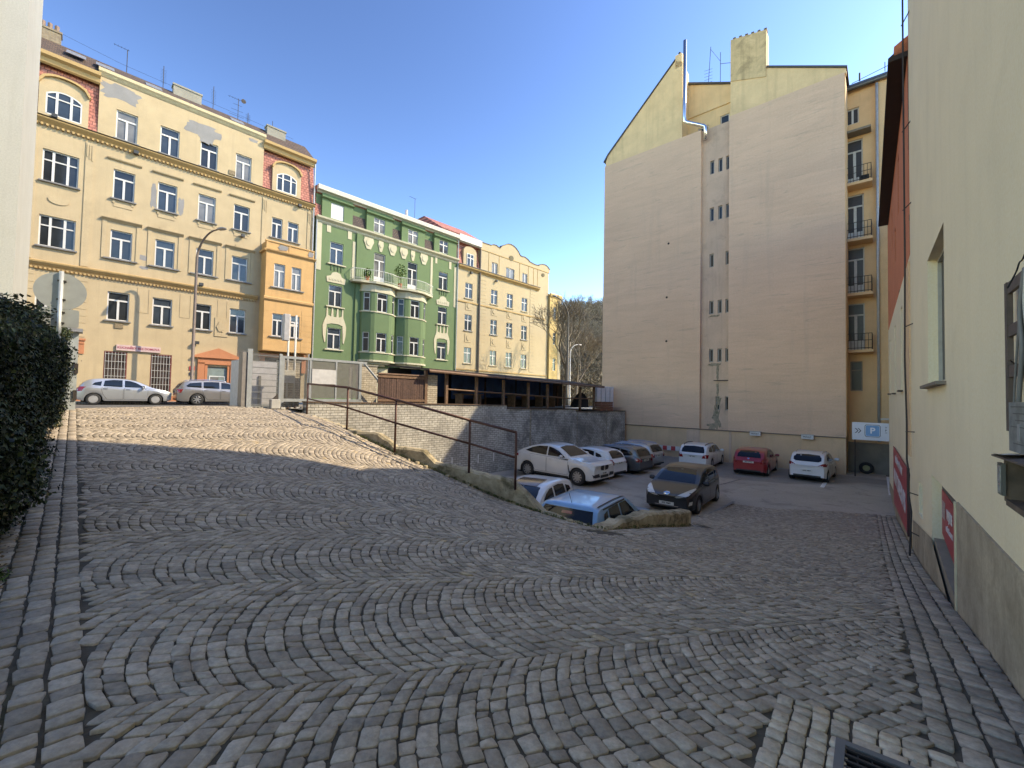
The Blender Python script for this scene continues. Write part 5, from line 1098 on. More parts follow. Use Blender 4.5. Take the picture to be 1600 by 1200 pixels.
# brick pillars, white wall behind the gate
YB = tiles("yellowish_brick", (.36,.31,.23), (.44,.38,.29), (.22,.18,.13), .28, .10, .012, 'xz', dirt=(.18,.14,.10), damt=.4)
for xa, xb, yy, zt, lab in ((6.0,6.75,.9,2.9,"brick pillar behind the sliding gate carrying the sign posts and a meter"),(9.45,10.25,.75,2.95,"whitish brick pillar between the sliding gate and the brown plank gate")):
    t = thing("brick_pillar", lab, "pillar", V3(AD((xa+xb)/2,18.5+yy), .8), ST_ROT, "brick pillars by the gate")
    w2 = (xb-xa)/2; MB().box(-w2,-.2,0,w2,.3,zt-.8).build("shaft", YB, t); MB().box(-w2-.03,-.23,zt-.8,w2+.03,.33,zt-.74).build("cap", STACK, t)
    if xa < 7: MB().box(-.26,-.27,1.2,.16,-.2,1.75).build("meter_cabinet", simple("beige_cabinet", (.50,.48,.42), .5), t); MB().box(-.16,-.28,1.35,.06,-.27,1.6).build("meter_window", BLACK, t) if False else None
t = thing("site_hut", "white plastered hut wall with grey uprights seen through the mesh gate", "hut", V3(AD(5.2,20.6),0), ST_ROT)
MB().box(-.4,0,.8,1.2,1.2,2.95).build("wall", simple("lilac_white_wall", (.42,.41,.42), .7), t)
for x_ in (-.05,.35): MB().box(x_,-.05,.8,x_+.1,0,2.3).build("upright", _M["dark_grey_slats"], t)
t = thing("street_sign", "grey sign panel seen from its edge on twin white posts behind the gate", "sign", V3(AD(6.25,19.2),0), ST_ROT)
for x_ in (.0,.28): MB().tube([(x_,0,.9),(x_,0,4.9)], .04, 8).build("post", WHITE, t, smooth=True)
bevel(MB().box(-.30,-.35,3.75,-.08,-.1,4.85).build("panel", simple("matt_grey_panel", (.36,.36,.37), .5), t), .02); MB().box(-.05,-.03,4.4,.33,.0,4.5).build("crossbar", WHITE, t)
# plank gate
t = thing("plank_gate", "dark brown vertical plank gate next to the roofed shelter", "gate", V3(BW(3.15,-.5),0), BW_ROT)
mb = MB(); x_ = 0
while x_ < 2.42: w_ = .10+random.random()*.02; mb.box(x_,-.01-random.random()*.012,1.2,x_+w_-.008,.03,2.5+random.random()*.015); x_ += w_
mb.build("planks", tiles("dark_brown_planks", (.075,.040,.030), (.11,.06,.045), (.03,.02,.015), .12, 3, .005, 'xz'), t)
MB().box(-.02,-.05,2.36,2.45,-.02,2.46).build("crossrail", simple("brown_timber", (.17,.095,.055), .7, var=.3), t); MB().box(-.02,-.05,1.3,2.45,-.02,1.4).build("crossrail", _M["brown_timber"], t); MB().box(-.02,-.08,2.5,2.47,.1,2.56).build("cap_rail", simple("reddish_timber", (.20,.12,.08), .8), t)
# shelter
TIM = _M["brown_timber"]; t = thing("open_shelter", "long open timber shelter with a dark roof and blue lining above the brick wall", "shelter", V3(BW(0,-.5),0), BW_ROT)
for x_, zt in ((5.62,2.8),(6.85,2.72),(8.83,2.62),(10.85,2.56),(12.95,2.5),(14.75,2.46),(16.5,2.42),(18.3,2.42),(20.0,2.44)):
    MB().box(x_-.07,-.06,.92 if x_ < 17 else .76,x_+.07,.06,zt).build("post", TIM, t)
for x_ in (7.3,11.8,15.6,19.0): MB().box(x_-.05,2.5,.95,x_+.05,2.6,2.5).build("rear_post", TIM, t)
mb = MB(); mb.add([(5.5,-.45,2.78),(20.7,-.45,2.46),(20.7,3.4,2.95),(5.5,3.4,3.12),(5.5,-.45,2.88),(20.7,-.45,2.54),(20.7,3.4,3.03),(5.5,3.4,3.2)], [(0,3,2,1),(4,5,6,7),(0,1,5,4),(1,2,6,5),(2,3,7,6),(3,0,4,7)]).build("roof", simple("dark_bitumen_roof", (.055,.035,.028), .9, var=.3), t)
for k in range(3): MB().add([(5.5+k*5.07,-.50,2.76-.107*k),(10.5+k*5.07,-.50,2.66-.107*k),(10.5+k*5.07,-.46,2.70-.107*k+.03),(5.5+k*5.07,-.46,2.80-.107*k+.03),(5.5+k*5.07,-.47,2.70-.107*k),(10.5+k*5.07,-.47,2.60-.107*k)], [(0,1,2,3),(4,5,1,0)]).build("fascia_board", _M["reddish_timber"], t)
MB().tube([(6.85,.0,1.93),(16.5,0,1.62)], .045, 4).build("rail", TIM, t); MB().tube([(16.5,0,1.6),(20,0,1.6)], .04, 4).build("rail", TIM, t)
BLU = simple("blue_tarpaulin", (.015,.055,.16), .55, var=.5, scale=1.5, bmp=.4)
for k, (xa, xb) in enumerate(((6.3,8.7),(9.0,11.5),(11.7,14.2),(14.4,16.6),(16.8,18.2))):
    n_ = 10; vs = []
    for i in range(n_+1):
        x_ = xa+(xb-xa)*i/n_
        for j, z_ in enumerate((1.55-.1*(k%2), 2.1, 2.95)): vs.append((x_, 2.35+.06*math.sin(i*2.1+k)+.03*math.sin(i*5), z_))
    MB().add(vs, [(i*3+j, i*3+3+j, i*3+4+j, i*3+1+j) for i in range(n_) for j in range(2)]).build("tarpaulin", BLU, t, smooth=True)
MB().box(5.7,.0,.9,6.3,.5,2.6).build("brick_pier", YB, t); MB().box(5.5,3.3,.7,20.6,3.4,3.05).build("back_wall", simple("dark_back_boards", (.04,.032,.028), .9), t)
for k, (x_, lab) in enumerate(((9.3,"dark timber bench table inside the shelter near the brick pier"),(13.4,"dark timber bench table in the middle of the shelter"),(16.0,"dark timber bench table at the far end of the shelter"))):
    tb = thing("bench_table", lab, "table", V3(BW(x_,-1.7),.99), BW_ROT, "tables inside the shelter")
    MB().box(-.8,-.35,.68,.8,.35,.74).build("tabletop", TIM, tb)
    for sx in (-.65,.65): MB().box(sx-.05,-.3,0,sx+.05,.3,.68).build("leg", TIM, tb)
# white cabins, box, clutter
for k in range(4):
    xa = 21.1+k*.62; tb = thing("cabinet_panel", ("white ribbed panel at the left of the row against the pink wall","second white ribbed panel from the left against the pink wall","third white ribbed panel from the left against the pink wall","white ribbed panel at the right end against the pink wall")[k], "panel", V3(BW(xa,-1.0),.95), BW_ROT, "white panels beyond the shelter")
    bevel(MB().box(0,0,0,.57,.35,1.62).build("panel", simple("white_lacquer", (.66,.66,.68), .4), tb), .015); MB().box(.02,-.02,.1,.05,0,1.5).build("rib", simple("grey_rib", (.3,.3,.31), .5), tb)
tb = thing("wooden_crate", "brown wooden crate standing on the far end of the brick wall", "crate", V3(BW(21.0,-.22),.74), BW_ROT)
mb = MB()
for k in range(4): mb.box(-.8,-.2,.02+k*.16,.8,.3,.165+k*.16)
mb.build("boards", simple("red_brown_boards", (.22,.085,.045), .7, var=.2), tb); MB().box(-.83,-.22,.62,.83,.32,.66).build("rim", TIM, tb)
tb = thing("covered_clutter", "heap covered with a black sheet under the end of the shelter", "heap", V3(BW(19.2,-1.1),.99), BW_ROT)
vs = []; n_, m_ = 12, 6
for j in range(m_+1):
    for i in range(n_):
        a = 2*math.pi*i/n_; r_ = math.cos(j/m_*math.pi/2); vs.append((r_*.85*math.cos(a)*(1+.2*math.sin(3*a+j)), r_*.5*math.sin(a), .95*math.sin(j/m_*math.pi/2)*(1+.12*math.sin(5*a))))
MB().add(vs, [(j*n_+i, j*n_+(i+1)%n_, (j+1)*n_+(i+1)%n_, (j+1)*n_+i) for j in range(m_) for i in range(n_)]).build("sheet", BLACK, tb)
# left gate pillar and the sign seen from behind
t = thing("gate_pillar", "grey steel-clad gate pillar with a projecting cap beside the ivy", "pillar", V3(AD(-.08,18.5),.9), ST_ROT)
MB().box(-.18,-.15,0,.16,.2,2.4).build("shaft", simple("blue_grey_steel", (.36,.40,.40), .5, .3, var=.15), t); MB().box(-.4,-.3,2.4,.24,.3,2.5).build("cap", simple("lead_cap", (.25,.26,.28), .5, .3), t)
for z_ in (1.15, .35): MB().box(.10,-.2,z_,.18,-.15,z_+.3).build("hinge", RUST, t)
t = thing("traffic_sign", "backs of a round and a square road sign on a post in the ivy", "traffic sign", V3(AD(-.22,11.7),0), ST_ROT)
ZB = simple("bare_aluminium", (.33,.345,.335), .45, .5, var=.08)
MB().tube([(-.0,-.05,1.5),(0,-.05,3.8)], .034, 8).build("post", simple("galvanised_post", (.45,.47,.45), .45, .4), t, smooth=True)
MB().prism([(.35*math.cos(a), 3.43+.35*math.sin(a)) for a in np.linspace(0,2*math.pi,33)[:-1]], 0, .015).build("round_plate", ZB, t); MB().prism(rrect(-.26,.26,2.76,3.10,.03), 0, .015).build("square_plate", ZB, t)
for z_ in (3.62,3.27,3.03,2.83): MB().box(-.05,-.065,z_-.012,.07,-.0,z_+.012).build("clamp", RUST, t)
# lamps
def lamp(lab, base, h_, arm, head, mat, r0=.09, z0=.8):
    t = thing("street_lamp", lab, "street lamp", V3(base, z0), ST_ROT, "street lamps"); ax, ay = arm
    n_ = 8; pts = [(0,0,0),(0,0,1.2),(0,0,1.25),(0,0,h_*.85)]; rr_ = [r0*1.35,r0*1.3,r0,r0*.75]
    for k in range(1, n_+1): u = k/n_; pts.append((ax*(u**1.6), ay*(u**1.6), h_*.85+h_*.15*math.sin(u*math.pi/2))); rr_.append(r0*(.75-.3*u))
    MB().tube(pts, rr_, 8).build("pole", mat, t, smooth=True); d = Vector((ax, ay, 0)).normalized(); L_ = head
    s_ = Vector((-d.y, d.x, 0)); P = Vector(pts[-1]); vs = []; pr = [(0,.06,.03),(.15,.13,.07),(.55,.16,.08),(.9,.12,.05),(1,.03,.02)]
    for u, w_, hh_ in pr:
        c = P+d*L_*u
        for sx, sz in ((-1,-.5),(-.7,1),(.7,1),(1,-.5)): vs.append(c+s_*w_*sx+Vector((0,0,hh_*sz)))
    MB().add(vs, [(i*4+j, i*4+(j+1)%4, i*4+4+(j+1)%4, i*4+4+j) for i in range(4) for j in range(4)]+[(3,2,1,0),(16,17,18,19)]).build("lamp_head", simple("grey_lamp_head", (.25,.25,.25), .4), t)
    return t
lamp("brown street lamp in front of the tall yellow house", AD(5.37,34.2), 11.2, (.75,-1.6), .75, simple("brown_grey_pole", (.17,.13,.11), .6, .2), .10)
lamp("white slender street lamp in front of the bare trees", AD(38.7,28.5), 6.9, (1.0,-.3), .5, simple("white_pole", (.62,.63,.64), .5), .08)
lamp("dark street lamp with a long arm reaching left over the shelter", AD(36.9,27.5), 11.2, (-2.6,-.4), .8, simple("dark_grey_pole", (.14,.13,.12), .6, .2), .12)
# ============ trees and hill ============
def m_hill():
    m, nt, b = _new("bare_wood_floor"); v = coords(nt); c = ramp(nt, noise(nt, v, .25, 8, .75), [(.3, (.07,.058,.042)), (.6, (.16,.135,.10)), (.75, (.22,.19,.14))]); nt.links.new(c, b.inputs["Base Color"]); b.inputs["Roughness"].default_value = 1; bump(nt, b, noise(nt, v, 1.2, 8, .8), 1, .6); return m
vs = []; nx, ny = 30, 14
for j in range(ny+1):
    for i in range(nx+1):
        x_ = -15+i*3.2; y_ = 78+j*7; u = j/ny; z_ = .5+ (32+5*math.sin(i*.5)*.3+.13*max(0,x_)) * (1-(1-u)**2)+random.uniform(-.5,.5); vs.append((x_, y_, z_))
o = MB().add(vs, [(j*(nx+1)+i, j*(nx+1)+i+1, (j+1)*(nx+1)+i+1, (j+1)*(nx+1)+i) for j in range(ny) for i in range(nx)]).build("hill", m_hill(), smooth=True); tag(o, kind='structure')
BARK = simple("grey_brown_bark", (.13,.105,.08), .9, var=.3, scale=3); TWIG = simple("pale_twigs", (.20,.165,.12), .9, var=.25, scale=.3)
def bare_tree(h_, seed, depth=5, tw=.035, lean=0):
    r_ = random.Random(seed); tr = MB(); lim = MB()
    def grow(p, d, L_, rad, lv):
        n_ = 3; pts = [p]; q = p; dd = d
        for k in range(n_): dd = (dd+Vector((r_.uniform(-.13,.13), r_.uniform(-.13,.13), .05))).normalized(); q = q+dd*L_/n_; pts.append(q)
        rs = [rad*(1-.4*k/n_) for k in range(n_+1)]
        (tr if lv < 2 else lim).tube(pts, rs, 6 if lv < 2 else 3, cap=False)
        if lv < depth:
            nb = 3 if lv < 3 else 4
            for k in range(nb):
                a = 2*math.pi*(k+r_.random())/nb; sp_ = r_.uniform(.35,.8); side = dd.orthogonal().normalized(); side.rotate(Matrix.Rotation(a, 3, dd)); nd = (dd+side*sp_+Vector((0,0,.18))).normalized(); st = pts[r_.choice([2,3,3])]
                grow(st, nd, L_*r_.uniform(.58,.8), max(rad*.58, tw*.5), lv+1)
    grow(Vector((0,0,0)), Vector((lean,0,1)).normalized(), h_*.30, h_*.019, 0); return tr, lim
def place_tree(x, y, z, h_, seed, lab, depth=5, tw=.035, grp=None):
    tr, lim = bare_tree(h_, seed, depth, tw); t = thing("bare_tree", lab, "tree", (x,y,z), 0, grp); tr.build("trunk", BARK, t, smooth=True); lim.build("crown", TWIG, t); return t
place_tree(6.6, 50, .7, 14.2, 3, "tall bare tree just right of the gabled yellow house", 6, .03)
place_tree(9.0, 60, .7, 14.5, 5, "bare spreading tree behind the white street lamp", 6, .035)
protos = [place_tree(7.5, 78, 4, 15, 11, "slim bare tree on the lower wooded slope beyond the white lamp", 5, .05, "bare trees on the wooded hill"), place_tree(13, 82, 5, 14, 12, "bare tree on the wooded slope close to the pink wall", 5, .05, "bare trees on the wooded hill")]
sp = []
for k in range(64):
    y_ = 76+random.random()*90; x_ = y_*(.085+.17*random.random()); sp.append((x_, y_))
for k, (x_, y_) in enumerate(sorted(sp, key=lambda p: p[1])):
    u = min(1, max(0, (y_-78)/98)); z_ = .5+32*(1-(1-u)**2)-.3; c = copy_tree(protos[k % 2]); c.location = (x_, y_, z_); c.rotation_euler.z = random.uniform(0, 6.28); s_ = random.uniform(.45,.7); c.scale = (s_, s_, s_)
    c['label'] = "bare leafless tree among many others on the wooded hill"
for p_ in protos: p_['label'] = "bare leafless tree among many others on the wooded hill"
# brush between them
def brush(r_, n):
    y_ = 66+r_.random(n)*100; x_ = y_*(.075+.19*r_.random(n)); u = np.clip((y_-78)/98, 0, 1); z_ = .6+32*(1-(1-u)**2)+r_.random(n)**1.5*5.5; d = r_.normal(0,1,(n,3)); return np.c_[x_, y_, z_], d
o = leaves("undergrowth", 34000, brush, leafmat("brush_brown", [(0,(.05,.04,.028)),(.6,(.15,.125,.085)),(1,(.27,.235,.165))], .9), .75, None, 9, .16); tag(o, kind='stuff')
# brick edging and grass at the lower left
EDB = simple("old_red_brick", (.20,.105,.08), .85, var=.3, scale=8, bmp=.4); t = thing("brick_edging", "row of worn red edging bricks at the lower left under the ivy", "edging", (0,0,0))
for k in range(12):
    D = 1.9+k*.175; c = AD(-.86+.008*k,D); z_ = float(ZR(*c)); o = MB().box(-.14,-.078,-.06,.10,.078,.10+random.uniform(-.02,.02)).build("brick", EDB, t, loc=V3(c, z_), rotz=ST_ROT+random.uniform(-.06,.06)); bevel(o, .02, 2)
def grs(r_, n):
    cl = r_.integers(0, 4, n); cD = np.array([2.75,3.3,5.0,2.72])[cl]+r_.normal(0,.10,n); ca = np.array([-.66,-.62,-.42,-.62])[cl]+r_.normal(0,.06,n); p = E1[None]*ca[:,None]+E2[None]*cD[:,None]; z_ = ZR(p[:,0], p[:,1])+r_.random(n)*.05
    d = r_.normal(0,.5,(n,3)); d[:,2] = np.abs(d[:,2]); return np.c_[p, z_], d
o = leaves("grass_tufts", 1500, grs, leafmat("grass_green", [(0,(.03,.06,.01)),(1,(.10,.17,.03))], .6), .07, None, 4, .25); tag(o, kind='stuff')
def lit(r_, n):
    a = -.75+r_.random(n)*.45; D = 2.2+r_.random(n)*9; p = E1[None]*a[:,None]+E2[None]*D[:,None]; return np.c_[p, ZR(p[:,0], p[:,1])+.012], np.tile([0,0,1.], (n,1))
o = leaves("leaf_litter", 900, lit, leafmat("dry_leaves", [(0,(.05,.03,.015)),(.8,(.16,.11,.06)),(1,(.35,.30,.2))], .8), .035, None, 6); tag(o, kind='stuff')
def lit2(r_, n):
    p = np.c_[r_.uniform(-6,7,n), r_.uniform(1.5,11,n)]; p = p[inside(p[:,0], p[:,1], RAMP)]; return np.c_[p, ZR(p[:,0], p[:,1])+.014], np.tile([0,0,1.], (len(p),1))
o = leaves("scattered_litter", 260, lit2, leafmat("pale_bits", [(0,(.3,.26,.2)),(1,(.65,.63,.58))], .8), .022, None, 8); tag(o, kind='stuff')
o = MB().add([V3(AD(a,D),z) for a, D, z in ((-.9,-3,.02),(-.9,18.3,.9),(-30,18.3,.9),(-30,-3,.02))], [(0,1,2,3)]).build("garden_soil", JOINT); tag(o, kind='structure')

def weeds(r_, n):
    e_ = EDGE[3:]; i = r_.integers(0, len(e_)-1, n); cl = np.round(r_.random(n)*7)/7+r_.normal(0,.035,n); cl = np.clip(cl, 0, 1)
    q = e_[i]+(e_[i+1]-e_[i])*cl[:,None]; d_ = e_[i+1]-e_[i]; nn = np.c_[d_[:,1], -d_[:,0]]/np.hypot(*d_.T)[:,None]; q = q+nn*(.03+np.abs(r_.normal(0,.035,n)))[:,None]
    d = r_.normal(0,.6,(n,3)); d[:,2] = np.abs(d[:,2])+.3; return np.c_[q, ZR(q[:,0], q[:,1])+r_.random(n)*.06], d
o = leaves("kerb_weeds", 1500, weeds, leafmat("weed_green", [(0,(.07,.055,.025)),(.4,(.09,.12,.03)),(1,(.17,.20,.07))], .7), .055, None, 12, .3); tag(o, kind='stuff')
for k in range(9):
    e_ = EDGE[3:]; i = random.randrange(len(e_)-1); u = random.random(); q = e_[i]+(e_[i+1]-e_[i])*u; d_ = e_[i+1]-e_[i]; nn = np.array([d_[1], -d_[0]])/np.hypot(*d_); q = q+nn*random.uniform(.05,.12); s_ = random.uniform(.03,.07)
    o = MB().prismz([(s_*random.uniform(.7,1.2)*math.cos(a), s_*random.uniform(.7,1.2)*math.sin(a)) for a in np.linspace(0,2*math.pi,7)[:-1]], -.02, s_*.8).build("loose_stone", MOSS, loc=V3(q, float(ZR(*q)))); bevel(o, .012)
    tag(o, "small broken lump of concrete lying at the foot of the mossy kerb", "stone", "broken lumps along the kerb")
# ---------------- cars ----------------
def paint(name, col, metal=.0, rough=.28, coat=.8, dirt=.12):
    m, nt, b = _new(name); v = coords(nt)
    c = ramp(nt, noise(nt, v, .9, 5), [(.3, sc(col, .93)), (.7, sc(col, 1.05))]); c = mix(nt, ramp(nt, noise(nt, coords(nt, (1,1,3)), 1.8, 7, .7), [(.5, g(0)), (.8, g(dirt))]), c, (.16,.145,.12))
    nt.links.new(c, b.inputs["Base Color"]); b.inputs["Metallic"].default_value = metal; b.inputs["Roughness"].default_value = rough
    b.inputs["Coat Weight"].default_value = coat; b.inputs["Coat Roughness"].default_value = .04; return m
CG = glass("car_glass", (.010,.012,.014), .05, .42); CBK = simple("black_car_plastic", (.022,.022,.023), .55); UND = simple("black_underbody", (.008,.008,.008), .95)
LAMP = glass("headlight_glass", (.60,.59,.54), .08, 1.0); TAIL = glass("tail_lamp_red", (.30,.012,.015), .10, 1.0); PLATE = simple("plate_white", (.62,.62,.58), .4, var=.03); CHR = simple("chrome", (.65,.65,.66), .15, 1.0, var=.03)
RIM = simple("alloy_grey", (.40,.40,.40), .35, .7); HUB = simple("silver_hubcap", (.34,.34,.34), .45, .3); AMB = simple("amber_lens", (.5,.2,.03), .2)
def interp(x, pts): return float(np.interp(x, [p[0] for p in pts], [p[1] for p in pts]))
class Car:
    def __init__(s, L, W, H, wb, fo, r, top, belt, sill=.22, tumble=.30, front=(.86,.10), rear=(.84,.10), roofw=None, boxy=0):
        s.__dict__.update(locals())
    def wid(s, x):
        f, r_ = s.front, s.rear; k = 1.0
        fx = min(1, x/.85); rx = min(1, (s.L-x)/.75)
        return s.W/2*(f[0]+(1-f[0])*math.sin(fx*math.pi/2))*(r_[0]+(1-r_[0])*math.sin(rx*math.pi/2))
    def lowz(s, x):
        z = s.sill+ (.05*max(0,1-x/.25)) + (.06*max(0,1-(s.L-x)/.3))
        for wx in (s.fo, s.fo+s.wb):
            d = abs(x-wx); ra = s.r+.055
            if d < ra: z = max(z, math.sqrt(ra*ra-d*d)+s.r-.02)
        return z
    def section(s, x):
        w = s.wid(x); zt = s._top(x); zb = min(s._belt(x), zt-.012); zl = min(s.lowz(x), zb-.12); h = zt-zb
        P = []
        for f, k in ((0,.965),(.06,.985),(.3,1.0),(.55,1.0),(.8,.99),(.93,.975),(1,.955)): P.append((w*k, zl+(zb-zl)*f))
        yb = w*.945; tum = s.tumble*h
        for f in (.05,.2,.4,.6,.78,.9): P.append((yb-tum*f*(.55+.45*f), zb+h*f))
        yr = yb-tum*.93
        for f, k in ((.955,.93),(.985,.82),(.997,.6),(1.0,.3),(1.0,0)): P.append((yr*k, zb+h*f))
        return P
    def _smooth(s, pts, x, wdt=.09):
        return sum(interp(x+d, pts) for d in (-wdt,-wdt/2,0,wdt/2,wdt))/5
    def _top(s, x): return s._smooth(s.top, x, .05 if s.boxy else .10)
    def _belt(s, x): return s._smooth(s.belt, x)
    def body(s, mat, parent):
        xs = sorted(set([round(v, 3) for v in np.arange(0, s.L+.001, .06)]+[s.L]+[round(wx+sg*(s.r+.055)*math.sin(a), 3) for wx in (s.fo, s.fo+s.wb) for sg in (-1,1) for a in (.1,.3,.5,.7,.9,1.1,1.25,1.4,1.5,1.57)]+[.02,.04]))
        V = []; n = None; F = []
        for x in xs:
            P = s.section(x); full = [(y, z) for y, z in P]+[(-y, z) for y, z in P[-2::-1]]; n = len(full)
            for y, z in full:
                e = 0
                if x < .35: e = (.30*s.front[1]/.10)*((abs(y)/(s.W/2))**2.4)*(1-x/.35)*.55+.07*abs(z-.52)**1.5*(1-x/.35)
                if x > s.L-.35: u = 1-(s.L-x)/.35; e = -((.24*s.rear[1]/.10)*((abs(y)/(s.W/2))**2.6)*u*.55)
                V.append((s.L/2-x-e, y, z))
        m_ = len(xs)
        for i in range(m_-1):
            for j in range(n-1): F.append((i*n+j, i*n+j+1, (i+1)*n+j+1, (i+1)*n+j))
        half = (n-1)//2
        for base, flip in ((0, 1), ((m_-1)*n, 0)):
            for j in range(half):
                q = (base+j, base+j+1, base+n-2-j, base+n-1-j) if j < half-1 else (base+j, base+j+1, base+n-1-j)
                F.append(q[::-1] if flip else q)
        o = MB().add(V, F).build("body", mat, parent, smooth=True)
        o.data.update(); bm = bmesh.new(); bm.from_mesh(o.data); bmesh.ops.recalc_face_normals(bm, faces=bm.faces)
        for e in bm.edges:
            if len(e.link_faces) == 2 and e.calc_face_angle(0) > R(38): e.smooth = False
        bm.to_mesh(o.data); s.bvh = BVHTree.FromBMesh(bm); bm.free(); s.o = o; return o
    def patch(s, name, poly, view, mat, parent, off=.006, grid=.09):
        """a skin piece: outline drawn in side/front/rear/top view, laid onto the body surface"""
        xs_ = [p[0] for p in poly]; zs_ = [p[1] for p in poly]; pts = [Vector(p) for p in poly]; n0 = len(pts); dense = []
        for i in range(n0):
            a, b = pts[i], pts[(i+1) % n0]; k = max(1, int((b-a).length/grid))
            for t_ in range(k): dense.append(a+(b-a)*t_/k)
        nb = len(dense); inn = [Vector((x, z)) for x in np.arange(min(xs_)+grid/2, max(xs_), grid) for z in np.arange(min(zs_)+grid/2, max(zs_), grid) if inside(np.array([x]), np.array([z]), [tuple(p) for p in dense])[0]]
        v2, _, f2, _, _, _ = delaunay_2d_cdt(dense+inn, [(i, (i+1) % nb) for i in range(nb)], [], 1, 1e-5)
        out = []
        for p in v2:
            if view in ('left','right'): sg = 1 if view == 'left' else -1; o_ = Vector((s.L/2-p.x, sg*3, p.y)); d = Vector((0,-sg,0))
            elif view == 'front': o_ = Vector((s.L/2+2, p.x, p.y)); d = Vector((-1,0,0))
            elif view == 'rear': o_ = Vector((-s.L/2-2, p.x, p.y)); d = Vector((1,0,0))
            else: o_ = Vector((s.L/2-p.x, p.y, 4)); d = Vector((0,0,-1))
            h, nrm, _, _ = s.bvh.ray_cast(o_, d)
            if h is None: h, nrm, _, _ = s.bvh.find_nearest(o_+d*2); 
            out.append(h+nrm*off-d*off*.5 if nrm.dot(d) < 0 else h-nrm*off-d*off*.5)
        return MB().add(out, [tuple(f) for f in f2]).build(name, mat, parent, smooth=True)
    def wheels(s, parent, spokes=5, mat=None, cap=False):
        mat = mat or RIM; proto = None
        for wx in (s.fo, s.fo+s.wb):
            for sg in (1, -1):
                loc = (s.L/2-wx, sg*(s.W/2-.125), s.r)
                if proto is None:
                    prof = [(.62,-.10),(.70,-.112),(.9,-.108),(.98,-.085),(1.0,-.04),(1.0,.04),(.98,.085),(.9,.108),(.70,.112),(.62,.10)]
                    n = 32; vs = [(s.r*p*math.cos(2*math.pi*i/n), q, s.r*p*math.sin(2*math.pi*i/n)) for i in range(n) for p, q in prof]; k = len(prof)
                    proto = MB().add(vs, [(i*k+j, i*k+j+1, ((i+1)%n)*k+j+1, ((i+1)%n)*k+j) for i in range(n) for j in range(k-1)]).build("wheel", RUB, parent, smooth=True)
                    mb = MB(); ri = s.r*.66; n2 = 28
                    for side in (1,-1):
                        y0 = side*.098
                        ring = [(ri, y0), (ri*.93, y0+side*.006), (ri*.90, y0-side*.03)]
                        vs = [(p*math.cos(2*math.pi*i/n2), q, p*math.sin(2*math.pi*i/n2)) for i in range(n2) for p, q in ring]
                        mb.add(vs, [(i*3+j, i*3+j+1, ((i+1)%n2)*3+j+1, ((i+1)%n2)*3+j) for i in range(n2) for j in range(2)])
                        for q in range(spokes):
                            a = 2*math.pi*q/spokes; c_, s_ = math.cos(a), math.sin(a); w0, w1 = (ri*.16, ri*.10) if not cap else (ri*.30, ri*.34)
                            P = [(0,w0*1.2),(ri*.92,w1),(ri*.92,-w1),(0,-w0*1.2)]; yy = y0+side*(.0 if not cap else .004)
                            v8 = [(px*c_-pz*s_, yy-side*.0, px*s_+pz*c_) for px, pz in P]+[(px*c_-pz*s_, yy-side*.03, px*s_+pz*c_) for px, pz in P]
                            mb.add(v8, [(0,1,2,3),(7,6,5,4),(0,4,5,1),(1,5,6,2),(2,6,7,3)])
                        mb.tube([(0,y0-side*.03,0),(0,y0+side*.014,0)], ri*.2, 12)
                    mb.build("rim", mat, proto)
                    mb = MB(); mb.tube([(0,-.05,0),(0,.05,0)], ri*.93, 20); mb.build("hub", UND, proto)
                    proto.location = loc
                else: inst(proto, parent, loc)
        mb = MB(); mb.box(-s.L/2+.25, -s.W/2+.26, .16, s.L/2-.3, s.W/2-.26, .5)
        for wx in (s.fo, s.fo+s.wb): mb.box(s.L/2-wx-s.r-.05, -s.W/2+.22, .3, s.L/2-wx+s.r+.05, s.W/2-.22, s.r*2+.02)
        mb.build("underbody", UND, parent)
def side_poly(poly): return poly
